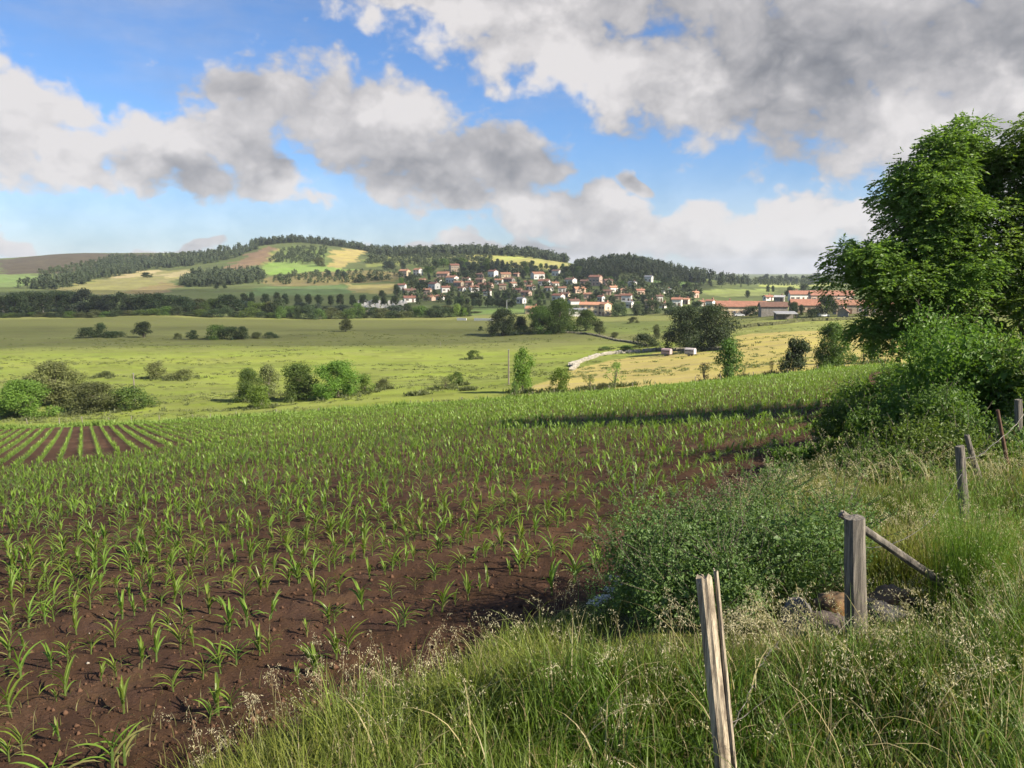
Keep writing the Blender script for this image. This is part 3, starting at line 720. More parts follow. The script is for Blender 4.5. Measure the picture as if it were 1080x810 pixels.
def mass(name, protos, pts, hs, ws, mat, label, cat):
    V = []; Q = []; n = 0; k = rng.integers(0, len(protos), len(pts)); a = rng.random(len(pts)) * 6.283
    for i, (v, q) in enumerate(protos):
        m = k == i; c, s = np.cos(a[m])[:, None], np.sin(a[m])[:, None]
        x = (v[None, :, 0] * c - v[None, :, 1] * s) * ws[m][:, None] + pts[m, 0][:, None]
        y = (v[None, :, 0] * s + v[None, :, 1] * c) * ws[m][:, None] + pts[m, 1][:, None]
        z = v[None, :, 2] * hs[m][:, None] + pts[m, 2][:, None]
        V.append(np.stack([x, y, z], -1).reshape(-1, 3))
        Q.append((q[None] + (np.arange(m.sum()) * len(v))[:, None, None]).reshape(-1, q.shape[1]) + n); n += m.sum() * len(v)
    o = obj(name, mesh_np(name, np.vstack(V), [np.vstack(Q)], mat))
    return tag(o, label, cat, kind='stuff')
def wood_pts(poly_px, n, Yfix=None, seed=1):
    """points on the ground inside a patch of hillside"""
    g = np.random.default_rng(seed)
    wp = np.array(poly_px, float); 
    if Yfix is None:
        P_ = np.array(world_poly(poly_px))
        lo, hi = P_.min(0), P_.max(0); out = np.zeros((0, 2)); 
        while len(out) < n:
            q = lo + (hi - lo) * g.random((n * 6, 2)); out = np.vstack([out, q[in_poly(q[:, 0], q[:, 1], [tuple(p) for p in P_])]])
            if (hi - lo).min() < .1: break
        out = out[:n]
    else:
        px = g.uniform(wp[:, 0].min(), wp[:, 0].max(), n); Y = g.uniform(Yfix[0], Yfix[1], n); out = np.stack([(px - CX) / F * Y, Y], 1)
    return np.column_stack([out, height(out[:, 0], out[:, 1], False)])
def wood(name, poly, n, hh, label, mat=NEEDLE, protos=CON, Yfix=None, seed=1, ww=1.0, cat='wood'):
    p = wood_pts(poly, n, Yfix, seed); h = rng.uniform(hh[0] * .7, hh[1] * 1.08, len(p)) * (.75 + .5 * fbm(p[:, 0] / 30, p[:, 1] / 30, 3))
    return mass(name, protos, p, h, h * ww, mat, label, cat)
scatter_tufts()
wood('conifer_wood', [(268, 0), (398, 0)], 900, (7, 11), 'dark conifer wood along the highest hilltop', Yfix=(1215, 1400), seed=3)
wood('conifer_wood', [(392, 0), (598, 0)], 1000, (8, 13), 'conifer wood along the ridge above the village', Yfix=(1060, 1230), seed=4)
wood('conifer_wood', [(606, 0), (742, 0)], 900, (5.5, 9.5), 'dark conifer wood on the nearer hill right of the village', Yfix=(775, 940), seed=5)
wood('conifer_wood', [(620, 297), (680, 290), (700, 283), (672, 277), (628, 281), (608, 290)], 330, (5, 9), 'dark wooded slope behind the uppermost houses', seed=6)
wood('conifer_wood', [(735, 304), (792, 304), (792, 299), (760, 293), (728, 290)], 330, (7, 12), 'dark conifer block left of the distant fields', seed=7)
wood('conifer_wood', [(188, 302), (232, 303), (280, 297), (279, 291), (240, 288), (196, 293)], 460, (7, 10), 'dark rectangular conifer plantation below the reddish slope', seed=8)
wood('conifer_wood', [(15, 304), (60, 306), (110, 294), (160, 284), (215, 279), (255, 270), (275, 262), (240, 264), (190, 273), (110, 277), (95, 288)], 1300, (6, 10), 'long band of dark forest climbing the left hill', seed=9)
wood('scrub', [(60, 290), (100, 283), (120, 276), (190, 268), (230, 266), (120, 270), (95, 276), (40, 288)], 300, (3, 6), 'scattered bushes on the brown moorland hill', SCRUB, PUF, seed=10)
wood('scrub', [(284, 277), (296, 265), (345, 262), (345, 270), (325, 279)], 240, (3, 6), 'green scrub on the slope under the hilltop wood', SCRUB, PUF, seed=11)
wood('scrub', [(386, 278), (400, 268), (470, 270), (520, 272), (515, 279), (450, 282)], 340, (3, 7), 'bushes dotted over the slope above the village', SCRUB, PUF, seed=12)
wood('scrub', [(270, 300), (300, 290), (420, 286), (425, 296), (330, 300)], 150, (2.5, 6), 'bushes along the field boundaries of the hill', SCRUB, PUF, seed=13)
wood('conifer_wood', [(1000, 0), (1200, 0)], 700, (8, 13), 'dark wooded hillside seen through the ash crown', Yfix=(820, 1120), seed=14)
wood('tree_belt', [(795, 302), (880, 299), (905, 301), (900, 297), (800, 298)], 130, (6, 12), 'belt of trees on the distant fields at right', SCRUB, PUF, seed=15, ww=.8)
wood('scrub', [(640, 310), (740, 312), (735, 298), (690, 290), (660, 296)], 90, (3, 7), 'bushes over the slope right of the village', SCRUB, PUF, seed=16)
wood('scrub', [(420, 322), (740, 318), (735, 304), (600, 284), (470, 278), (425, 292)], 420, (2.5, 6), 'garden shrubs and hedges all through the village', SCRUB, PUF, seed=17, ww=1.2)
for i in range(16):
    px = 800 + i * 5 + g.uniform(-2, 2)
    p = ground_at(px, 299.5 + g.uniform(-.8, .8)); h = g.uniform(8, 15) * p[1] / 1100
    tree('broadleaf_tree', p, h * .6, h, 'avenue', 'blue', f'far tree on the distant ridge at right, {ordinal(i)} from the left', 'tree', 'trees on the distant ridge')
for i, (px, b, tp, w, sh, m) in enumerate([(155, 293, 287, 12, 'round', 'dark'), (228, 305, 301, 5, 'avenue', 'dark'), (237, 305, 300, 5, 'avenue', 'dark'), (347, 292, 285, 6, 'tall', 'blue'), (356, 292, 284, 7, 'tall', 'blue'), (363, 294, 286, 8, 'round', 'blue'),
        (380, 298, 289, 17, 'bush', 'dark'), (396, 296, 291, 8, 'bush', 'dark'), (410, 285, 275, 16, 'round', 'blue'), (425, 285, 275, 9, 'tall', 'blue'), (418, 313, 300, 12, 'tall', 'dark'), (403, 314, 306, 9, 'round', 'dark'), (434, 301, 294, 11, 'bush', 'dark'), (337, 281, 271, 14, 'bush', 'olive')]):
    place_tree(px, b, tp, w, sh, m, ['dark tree clump alone on the tan hill field', 'left of two small trees on the lower green strip', 'right of two small trees on the lower green strip', 'left narrow tree under the bright hill field', 'middle narrow tree under the bright hill field', 'rounder tree right of two narrow ones under the bright field',
        'wide dark bush on the brown hill band', 'small bush right of the wide one on the brown band', 'dark round tree left above the uppermost left houses', 'dark narrow tree above the uppermost left houses', 'tall dark tree left of the lowest white village house', 'rounded tree left of the tall dark one by the cemetery', 'dark bush under the leftmost pair of village houses', 'bush between green scrub and golden hill field'][i])

# ------------------------------------------------------------------ buildings
WALLC = {'white': plain('render_white', (.72, .69, .63), .9, .12, .8), 'cream': plain('render_cream', (.58, .46, .31), .9, .15, .8), 'pink': plain('render_pink', (.50, .36, .28), .9, .15, .8),
         'grey': plain('stone_grey', (.27, .245, .21), .95, .35, 1.6, .3), 'tan': plain('stone_tan', (.40, .32, .235), .95, .3, 1.6, .3)}
ROOFC = {'red': plain('roof_red', (.26, .125, .085), .9, .3, 1.2), 'orange': plain('roof_orange', (.37, .19, .12), .9, .3, 1.2), 'brown': plain('roof_brown', (.20, .115, .085), .9, .3, 1.2),
         'slate': plain('roof_slate', (.20, .21, .23), .8, .25, 1.2), 'pale': plain('roof_sheet', (.36, .36, .36), .6, .2, .8)}
GLASS = plain('window_glass', (.035, .04, .05), .15, .1, 1, spec=.6); SHUT = plain('shutter', (.16, .10, .065), .8); DOOR = plain('door_wood', (.14, .08, .05), .8); FRAMEW = plain('window_frame', (.7, .68, .64), .7)
CHIM = plain('chimney_brick', (.33, .18, .13), .9, .3, 3)
def make_window():
    mb = MB(); mb.box(-.55, .55, -.06, .04, 0, 1.3); f = mb.mesh('window', FRAMEW)
    mb = MB(); mb.box(-.45, -.03, -.075, -.055, .1, 1.2); mb.box(.03, .45, -.075, -.055, .1, 1.2); gl = mb.mesh('pane', GLASS)
    mb = MB(); mb.box(-.2, .2, -.09, .02, 0, 1.3); sh = mb.mesh('shutter', SHUT)
    return f, gl, sh
WIN = make_window()
_dm = MB(); _dm.box(-.5, .5, -.08, .05, 0, 2.1); DOORM = _dm.mesh('door', DOOR)
def add_window(root, x, y, z, rz, shut=True, s=1.0):
    w = obj('window', WIN[0], root); w.location = (x, y, z); w.rotation_euler = (0, 0, rz); w.scale = (s, 1, s)
    obj('pane', WIN[1], w)
    if shut:
        for s_ in (-.775, .775): obj('shutter', WIN[2], w, (s_, 0, 0))
def house(px, py, wpx, hpx, wall, roof, label, yaw=-25, depth=.75, pitch=.42, cat='house', chim=True, wins=True, flat=False, name='village_house', Y=None, lod=0):
    p = ground_at(px, py) if Y is None else at_depth(px, Y)
    sc_ = p[1] / F; span = wpx * sc_; H = max(hpx * sc_, 3.2); yr = math.radians(yaw)
    L = span / (abs(math.cos(yr)) + depth * abs(math.sin(yr))); Dp = L * depth
    rise = min(Dp * .5 * pitch, H * .42); E = H - rise
    root = empty(name, p, yr, label, cat, 'houses of the village' if cat == 'house' else None)
    hx, hy = L / 2, Dp / 2
    mb = MB(); v = [(x, y, z) for x in (-hx, hx) for (y, z) in ((-hy, -2.5), (hy, -2.5), (hy, E), (0, E + rise), (-hy, E))]
    mb.add(v, [(0, 5, 9, 4), (1, 2, 7, 6)], None); mb.f3.append(np.array([(0, 4, 1), (4, 2, 1), (4, 3, 2), (5, 6, 9), (6, 7, 9), (9, 7, 8)]))
    mb.build('walls', WALLC[wall], root)
    ov = .45; th = .22; rb = MB()
    for s in (-1, 1):
        e0 = np.array([0, s * (hy + ov), E - rise * ov / hy]); r0 = np.array([0, 0, E + rise])
        q = []
        for dz in (.03, .03 + th):
            for x in (-hx - ov, hx + ov):
                q += [(x, e0[1], e0[2] + dz), (x, r0[1], r0[2] + dz)]
        rb.add(q, [(0, 2, 3, 1), (4, 5, 7, 6), (0, 4, 6, 2), (0, 1, 5, 4), (2, 6, 7, 3)])
    ro = rb.build('roof', ROOFC[roof], root)
    if chim:
        cb = MB(); cx = hx * .45 * (1 if wpx % 2 else -1); cb.box(cx - .35, cx + .35, .3, .95, E + rise * .4, E + rise + 1.0); cb.box(cx - .45, cx + .45, .2, 1.05, E + rise + 1.0, E + rise + 1.15); cb.build('chimney', CHIM, ro)
    if wins:
        ns = max(1, int(E / 2.7)); nw = max(2, min(7, int(L / 2.9)))
        for st in range(ns):
            z = .9 + st * 2.7
            if z + 1.4 > E: break
            for k in range(nw):
                x = -hx + (k + .5) * L / nw
                if st == 0 and k == nw // 2:
                    d = obj('door', DOORM, root); d.location = (x, -hy, 0); continue
                add_window(root, x, -hy, z, 0)
            for k in range(1 if Dp < 7 else 2):
                y = 0 if Dp < 7 else (-Dp * .22 + k * Dp * .44)
                if yaw < 0: add_window(root, hx, y, z, math.pi / 2, False)
                else: add_window(root, -hx, y, z, -math.pi / 2, False)
    return root, p, L, Dp, E
HS = [
    (427, 291.5, 13, 8, 'cream', 'orange', 'cream house with orange roof, left of the uppermost left pair'),
    (441, 290.5, 11, 8, 'white', 'orange', 'white house joined right of the cream one, upper left village'),
    (479, 286.5, 12, 9, 'tan', 'red', 'tall tan three-storey house high in the village centre'),
    (468, 292, 16, 6, 'pink', 'orange', 'long pinkish house below the tall tan three-storey house'),
    (477, 298, 15, 8, 'white', 'orange', 'broad white house below the long pinkish house'),
    (458, 305, 14, 8, 'white', 'red', 'white house with wide red roof at the lower left village'),
    (470, 308, 11, 7, 'white', 'red', 'white gabled house touching the wide red roof on its right'),
    (484, 302, 12, 6, 'tan', 'orange', 'tan house with orange roof in the middle of the lower village'),
    (487, 307, 10, 5, 'white', 'red', 'small white house under the tan one in the lower village'),
    (500, 308, 12, 7, 'white', 'orange', 'bright white house right of the small white one, lower village'),
    (512, 304, 19, 6, 'pink', 'red', 'long low house with red roof at the village middle'),
    (507, 298, 12, 5, 'tan', 'brown', 'brown roofed house above the long low red roof'),
    (520, 292, 12, 8, 'white', 'red', 'tall white gabled house high in the village, left of dark firs'),
    (533, 293, 13, 6, 'cream', 'orange', 'cream house between the tall gabled house and dark firs'),
    (537, 297.5, 14, 5, 'grey', 'brown', 'grey stone barn below the cream house'),
    (545, 291.5, 8, 4, 'pink', 'orange', 'tiny pink house high in the village beside the firs'),
    (567, 294, 16, 8, 'white', 'orange', 'large white house with orange roof at the upper village right'),
    (574, 301, 14, 7, 'white', 'red', 'white house with red roof just below the large upper one'),
    (555, 312, 13, 6, 'pink', 'brown', 'pinkish house with brown roof in the lower village middle'),
    (550, 320, 11, 7, 'white', 'slate', 'white house with slate roof near the street lamp'),
    (432, 318.5, 15, 7, 'white', 'red', 'lowest white house with red roof beside the cemetery'),
    (453, 317, 14, 5, 'pink', 'orange', 'low house with orange roof above the cemetery trees'),
    (464, 316.5, 11, 6, 'white', 'orange', 'white gabled house right of the low orange roof'),
    (432, 309, 15, 4, 'grey', 'brown', 'long grey farm shed at the left end of the village'),
    (562, 331, 17, 9, 'cream', 'orange', 'orange house in front, left of the broad tree pair'),
    (587, 291, 11, 7, 'white', 'brown', 'white gabled house on the slope under the ridge pasture'),
    (602, 299.5, 14, 7, 'white', 'brown', 'brown roofed house with white gable under the wooded hill'),
    (611, 309, 14, 7, 'pink', 'orange', 'pink house with orange roof mid slope at village right'),
    (628, 301, 16, 12, 'pink', 'red', 'big pink tall house right under the wooded hill'),
    (589, 317, 15, 8, 'white', 'red', 'white house with red roof above the broad tree pair'),
    (605, 321, 14, 6, 'white', 'brown', 'low white house between the broad trees and cream block'),
    (661, 318, 13, 9, 'white', 'red', 'white house with red roof right of the cream block'),
    (664, 325, 9, 8, 'white', 'slate', 'narrow white gabled house under the red roofed white one'),
    (667, 304, 10, 8, 'white', 'slate', 'white house high on the slope right of the big pink house'),
    (658, 309.5, 13, 6, 'tan', 'brown', 'brown house below the white one on the right slope'),
    (684, 297, 11, 7, 'white', 'slate', 'lone white house highest on the right near the green pasture'),
    (685, 327, 11, 12, 'pink', 'brown', 'tall pink house standing alone at the lower right village'),
    (703, 309, 17, 5, 'white', 'slate', 'long low white house along the dark hedge'),
    (714, 323, 13, 10, 'white', 'red', 'white gabled house with red roof right of the tall pink one'),
    (723, 321, 10, 7, 'pink', 'orange', 'small pink house touching the white gabled one on its right'),
    (749, 326, 11, 11, 'white', 'red', 'white house at the left end of the long farm'),
    (810, 317, 11, 6, 'white', 'red', 'small white house with red roof behind the grey barn'),
    (822, 318, 13, 7, 'grey', 'pale', 'grey house with pale roof behind the farm barns')]
placed = []
for i, a in enumerate(HS):
    px, py, w, h, wa, ro, lab = a
    yaw = [-28, -38, 22, -18, -32, -42, 15][i % 7]
    house(px, py, w * .92, h * .88, wa, ro, lab, yaw); placed.append((px, py, w, h, lab))
REFS = ['leftmost upper cream house', 'white house joined to the cream one', 'tall tan three-storey house', 'long pinkish upper house', 'broad white house under the long pinkish one', 'white house with wide red roof', 'white gabled house touching the wide red roof', 'tan house with orange roof', 'white house under the tan one', 'bright white lower house', 'long low red roof', 'brown roof above the long red one', 'tall gabled house left of the firs', 'cream house beside the firs', 'grey stone village barn', 'tiny pink house by the firs', 'large white upper house', 'white house below the large upper one', 'pinkish house with brown roof', 'slate roofed house by the lamp', 'white house beside the cemetery', 'low orange roof above the cemetery trees', 'gabled house right of the low orange roof', 'long grey farm shed', 'orange house in front', 'gabled house under the ridge pasture', 'brown roofed house under the wooded hill', 'pink mid-slope house', 'big tall pink house', 'red roof above the broad trees', 'low white house by the cream block', 'red roofed house right of the cream block', 'narrow slate gabled house', 'white house right of the big pink one', 'brown house on the right slope', 'lone white house by the green pasture', 'tall pink house standing alone', 'long low house on the hedge', 'gabled house right of the tall pink one', 'pink house touching the gabled one', 'white house at the farm end', 'small house behind the grey barn', 'grey house with pale roof']
assert len(REFS) == len(HS)
def ref(a): return REFS[[h[6] for h in HS].index(a[4])]
ge = np.random.default_rng(63); EXTRA = [(424, 306), (446, 299), (451, 311), (462, 299.5), (492, 297.5), (495, 303), (506, 293), (514, 312), (526, 300), (530, 306), (541, 303), (546, 309), (557, 301), (560, 305.5), (579, 307), (585, 302), (593, 308), (597, 313.5), (617, 300), (620, 315), (634, 318), (640, 311), (647, 308), (652, 316), (641, 301), (675, 311), (695, 318), (699, 325), (733, 314), (740, 323)]
names = []
for i, (px, py) in enumerate(EXTRA):
    w = ge.uniform(7, 11); hgt = ge.uniform(4.5, 6.5); wa = str(ge.choice(['white', 'cream', 'pink', 'tan', 'white'])); ro = str(ge.choice(['red', 'orange', 'orange', 'brown']))
    a = min(placed[:len(HS)], key=lambda q: abs(q[0] - px) + 2 * abs(q[1] - py)); dx, dy = px - a[0], py - a[1]
    rel = ('above' if dy < 0 else 'below') if abs(dy) * 1.3 > abs(dx) else ('left of' if dx < 0 else 'right of')
    lab = f"small {wa} house {rel} the {ref(a)}"
    while lab in names: lab = lab.replace('small', 'another small') if 'another' not in lab else lab.replace('another', 'one more')
    names.append(lab)
    house(px, py, w, hgt, wa, ro, lab, float(ge.uniform(-50, 25))); placed.append((px, py, w, hgt, lab))
# the cream block, the long shed and the farm at the right
house(622, 332, 22, 13, 'cream', 'orange', 'long cream apartment block with orange roof at the village front', -14, .55, cat='apartment block', name='apartment_block')
house(638, 333, 13, 14, 'cream', 'orange', 'cream gabled end block attached right of the long cream block', -58, .9, cat='apartment block', name='apartment_block')
house(609, 333.5, 20, 8, 'white', 'slate', 'low modern shed with grey roof left of the cream block', -12, .6, .2, 'shed', False, False, name='shed')
house(781, 333, 52, 15, 'cream', 'red', 'long cream farmhouse with red roof at the edge of the hay meadow', -10, .26, .75, 'farmhouse', True, True, name='farmhouse')
house(815, 333, 28, 14, 'grey', 'brown', 'grey stone barn joined to the right of the long farmhouse', -4, .5, .6, 'barn', False, False, name='barn')
house(848, 329, 30, 13, 'tan', 'red', 'barn with big red roof right of the grey stone barn', -8, .6, .7, 'barn', False, True, name='barn')
house(846, 317, 28, 10, 'white', 'red', 'long white building with red roof behind the big red barn', -6, .4, .6, 'farmhouse', True, True, name='farmhouse')
house(876, 318, 44, 11, 'pink', 'red', 'very long red roofed building at the back of the farm', -5, .28, .7, 'barn', True, True, name='barn')
house(895, 331, 30, 14, 'tan', 'orange', 'wide tan farm building beside the ash tree', -8, .5, .6, 'barn', False, True, name='barn')
house(889, 334, 13, 9, 'grey', 'brown', 'small dark gabled shed before the wide tan farm building', 60, 1.1, .9, 'shed', False, False, name='shed')
house(930, 333, 34, 15, 'tan', 'red', 'farm building half hidden behind the ash crown', -8, .5, .6, 'barn', False, True, name='barn')
# open field shed: four posts and a sheet roof
p = ground_at(828, 337); s = p[1] / F
root = empty('open_shed', p, R(-4), 'open sided hay shed with pale sheet roof below the grey barn', 'shed')
L, H = 20 * s / 2, 8 * s
for x in (-L, 0, L):
    for y in (-2, 2):
        mb = MB(); mb.box(x - .1, x + .1, y - .1, y + .1, -1, H * .8); mb.build('post', BARK, root)
mb = MB(); mb.add([(-L - .4, -2.6, H * .75), (L + .4, -2.6, H * .75), (L + .4, 2.6, H), (-L - .4, 2.6, H), (-L - .4, -2.6, H * .75 + .15), (L + .4, -2.6, H * .75 + .15), (L + .4, 2.6, H + .15), (-L - .4, 2.6, H + .15)],
    [(0, 3, 2, 1), (4, 5, 6, 7), (0, 1, 5, 4), (2, 3, 7, 6), (1, 2, 6, 5), (0, 4, 7, 3)]); mb.build('roof', ROOFC['pale'], root)
mb = MB(); mb.box(-L, L, 1.9, 2.0, -1, H * .78); mb.build('back_wall', WALLC['grey'], root)

# village trees between the houses
gv = np.random.default_rng(21); used = {}; n = 0; tries = 0
VP = [(418, 318), (424, 300), (440, 288), (470, 280), (520, 281), (600, 284), (650, 296), (690, 300), (735, 308), (738, 330), (640, 333), (560, 327), (480, 322)]
spots = []
while n < 165 and tries < 6000:
    tries += 1; px, py = gv.uniform(415, 740), gv.uniform(280, 334)
    if not in_poly(np.array([px]), np.array([py]), VP)[0]: continue
    hp = gv.uniform(5, 11); wp = hp * gv.uniform(.75, 1.3)
    if any(abs(px - a[0]) < (a[2] + wp) * .46 and a[1] - a[3] - 1 < py and py - hp < a[1] - 1.5 and py > a[1] - 2 for a in placed): continue
    if any(abs(px - q[0]) < 4 and abs(py - q[1]) < 2.5 for q in spots): continue
    spots.append((px, py, hp, wp)); n += 1
for (px, py, hp, wp) in spots:
    a = min(placed[:len(HS)], key=lambda h: abs(h[0] - px) + 2 * abs(h[1] - py)); rel = 'left of' if px < a[0] - 3 else 'right of' if px > a[0] + 3 else 'behind' if py < a[1] else 'in front of'
    k = (a[4], rel); c = used.get(k, 0); used[k] = c + 1
    lab = f"{'dark' if c == 0 else ordinal(c)} tree {rel} the {ref(a)}"
    sh = gv.choice(['round', 'tall', 'bush', 'round', 'avenue'])
    place_tree(px, py, py - hp, wp, sh, gv.choice(['dark', 'blue', 'dark', 'mid']), lab, 'trees among the village houses', 'tree', name='village_tree')
for i, (px, b, tp, w, sh) in enumerate([(519, 289, 274, 9, 'tall'), (524, 288, 275, 8, 'tall'), (530, 287, 274, 8, 'tall'), (535, 287, 276, 7, 'tall'), (513, 286, 277, 7, 'round'), (487, 283, 275, 9, 'tall'), (493, 284, 276, 10, 'round'), (552, 295, 285, 8, 'tall'), (765, 333, 317, 16, 'round'), (793, 333, 322, 18, 'bush'), (836, 335, 318, 16, 'tall'), (872, 334, 311, 24, 'round'), (810, 308, 300, 6, 'tall'), (815, 308, 301, 5, 'tall'), (788, 314, 306, 8, 'tall'), (822, 331, 321, 12, 'bush'), (845, 333, 321, 9, 'tall'), (858, 335, 325, 22, 'low'), (688, 331, 315, 24, 'bush'), (706, 332, 318, 22, 'bush'), (672, 333, 320, 16, 'bush'), (652, 334, 320, 18, 'bush'), (736, 331, 317, 20, 'bush'), (833, 315, 302, 12, 'round'), (848, 309, 299, 14, 'bush'), (862, 309, 302, 12, 'bush'), (1000, 332, 300, 30, 'bush')]):
    place_tree(px, b, tp, w, sh, 'blue' if i < 8 else 'dark', ['tall fir left in the fir group high in the village', 'second fir in the group high in the village', 'third fir in the group high in the village', 'rightmost fir in the group high in the village', 'round tree left of the high fir group', 'tall tree right of the tan three-storey house', 'round tree right of the tan three-storey house', 'slim dark tree squeezed beside the large white upper house',
        'round tree before the left part of the long cream farmhouse', 'low tree before the right part of the long cream farmhouse', 'tall tree left of the big red barn', 'large tree before the very long red roof', 'left of two pointed trees behind the farm', 'right of two pointed trees behind the farm', 'pointed tree behind the long farmhouse roof', 'low dark tree before the grey stone barn', 'narrow tree before the big red barn', 'low hedge before the big red barn',
        'wide tree left at the foot of the tall pink house', 'wide tree right of the tall pink house', 'bush below the narrow white gabled house', 'bush right of the cream gabled end block', 'bush behind the huge dark tree clump', 'round tree behind the white red-roofed farm building', 'wide tree on the rise behind the farm', 'wide tree behind the very long red roof', 'dark bush behind the tall ash by the farm'][i], 'trees around the farm and village', 'tree')

# ------------------------------------------------------------------ cemetery, walls, poles, vehicles
STONE = plain('pale_stone', (.40, .37, .31), .95, .35, 2.5, .5); GRAVE = plain('grave_stone', (.52, .50, .48), .7, .3, 3)
mb = MB(); mb.box(-.45, .45, -.1, .1, .1, 1.1); mb.box(-.5, .5, -.1, 1.9, -.6, .1)
th = np.linspace(0, math.pi, 7); v = [(.45 * math.cos(t), y, 1.1 + .3 * math.sin(t)) for y in (-.1, .1) for t in th]
mb.add(v, [(i, i + 1, i + 8, i + 7) for i in range(6)], [(0, i + 1, i) for i in range(1, 6)] + [(7, 7 + i, 8 + i) for i in range(1, 6)])
gm = mb.mesh('gravestone', GRAVE); k = 0
for r_ in range(5):
    for c_ in range(15):
        px = 379 + c_ * 3.45 + gv.uniform(-.6, .6) + (r_ % 2) * 1.2; py = 328.5 - r_ * 1.9 + gv.uniform(-.3, .3) - (px - 379) * .02
        if gv.random() < .12: continue
        p = ground_at(px, py); o = obj('gravestone', gm, None, p); s = gv.uniform(1.1, 1.9); o.scale = (s * 1.2, s, s * gv.uniform(.9, 1.4)); o.rotation_euler = (0, 0, gv.uniform(-.5, .3))
        tag(o, 'pale gravestone in the crowded cemetery below the village', 'gravestone', 'gravestones in the cemetery')
def drystone(pts_px, h, label, mat, w=.6, seed=0, big=1.0):
    """a low wall of separate stones laid along a line on the ground, one mesh"""
    gg = np.random.default_rng(seed); P_ = [ground_at(*q)[:2] for q in pts_px]; mb = MB()
    for a, b in zip(P_[:-1], P_[1:]):
        L = np.hypot(*(b - a)); nn = max(2, int(L / (.55 * big)))
        for i in range(nn):
            for lay in range(2):
                c = a + (b - a) * ((i + gg.random()) / nn) + gg.normal(size=2) * w * .22; z = float(height(c[0], c[1], False)) + lay * h * .45
                s = np.array([.42, .36, h * .38]) * big * gg.uniform(.7, 1.35, 3)
                d = rand_dirs(8, gg); cube = np.array([(x, y, q) for x in (-1, 1) for y in (-1, 1) for q in (-1, 1)]) * .8 + d * .25
                mb.add(cube * s + [c[0], c[1], z + h * .2], [(0, 1, 3, 2), (4, 6, 7, 5), (0, 4, 5, 1), (2, 3, 7, 6), (0, 2, 6, 4), (1, 5, 7, 3)])
    o = mb.build('stone_wall', mat); tag(o, label, 'stone wall'); return o
drystone([(603, 391), (608, 387), (602, 386), (616, 381), (630, 376), (646, 373.5), (668, 372), (690, 370.5)], .7, 'pale winding drystone wall between the green meadow and hay meadow', STONE, seed=1)
drystone([(692, 370), (728, 370), (765, 369.5)], .7, 'low mossy stone wall in front of the huge dark tree clump', plain('mossy_stone', (.24, .22, .15), .95, .4, 2.5, .5), seed=2)
drystone([(590, 351), (612, 352), (640, 357), (662, 361), (684, 366)], .6, 'grey stone wall crossing the far pasture under the olive tree', plain('dull_stone', (.20, .19, .13), .95, .4, 2.5, .5), seed=3)
drystone([(735, 350), (780, 346), (815, 343), (850, 339), (900, 337)], .9, 'overgrown stone terrace below the farm', plain('overgrown_stone', (.13, .135, .06), .95, .4, 2.5, .5), seed=4, big=1.4)
def low_wall(px0, px1, py, hpx, label, mat, nm='boundary_wall', cat='wall'):
    a = ground_at(px0, py); b = ground_at(px1, py); H = hpx * a[1] / F; d = nrmz((b - a)[None, :2])[0]; n_ = np.array([-d[1], d[0]]) * .2
    mb = MB(); c = [np.append(a[:2] - n_, min(a[2], b[2]) - 1), np.append(b[:2] - n_, min(a[2], b[2]) - 1), np.append(b[:2] + n_, min(a[2], b[2]) - 1), np.append(a[:2] + n_, min(a[2], b[2]) - 1)]
    t = [np.append(q[:2], max(a[2], b[2]) + H) for q in c]
    mb.add(np.array(c + t), [(0, 1, 5, 4), (1, 2, 6, 5), (2, 3, 7, 6), (3, 0, 4, 7), (4, 5, 6, 7), (0, 3, 2, 1)]); cap = MB()
    o = mb.build(nm, mat); return tag(o, label, cat)
low_wall(372, 436, 330.5, 2.0, 'low pale wall along the front of the cemetery', STONE)
low_wall(482, 492, 338, 2.4, 'short white wall beside the tall light green tree', WALLC['white'])
low_wall(500, 520, 338.3, 2.2, 'longer white wall under the round clipped trees', WALLC['white'])
low_wall(640, 668, 303.5, 1.2, 'pale retaining wall under the white house on the slope', WALLC['tan'])
WOOD = plain('weathered_wood', (.20, .175, .145), .9, .5, 22, .5, stretch=(1, 1, .12), bdist=.006)
METAL = plain('galvanised', (.35, .36, .36), .5, .2, 4, metal=.6)
def pole(px, base, top, label, lamp=False, depth=None, r=.11):
    p = at_depth(px, depth) if depth else ground_at(px, base); h = top_h(p, top)
    root = empty('street_lamp' if lamp else 'wooden_pole', p, 0, label, 'street lamp' if lamp else 'pole')
    mb = MB(); mb.tube([(0, 0, -.5), (0, 0, h * .5), (0, 0, h)], [r, r * .9, r * .7], 8); mb.build('pole', METAL if lamp else WOOD, root)
    if lamp:
        mb = MB(); mb.tube([(0, 0, h - .15), (.5, 0, h + .1), (1.3, 0, h + .15)], [.07, .06, .05], 6); mb.box(1.1, 1.9, -.15, .15, h + .05, h + .22); mb.build('lamp_arm', METAL, root)
    else:
        mb = MB(); mb.box(-.12, .12, -.12, .12, h, h + .06); mb.build('cap', METAL, root)
pole(536.5, 388, 369, 'thin weathered pole left of the tall bright tree in the meadow', depth=118, r=.12)
pole(142.5, 0, 394, 'pale thin pole in the sunny meadow above the far left thicket', depth=125, r=.12)
pole(534.5, 328, 316.5, 'street lamp left of two at the village edge', True, r=.2)
pole(553.5, 331, 316.5, 'taller street lamp right of two at the village edge', True, r=.22)
pole(464.5, 373, 361, 'slim grey post far out in the meadow', r=.07, depth=240)
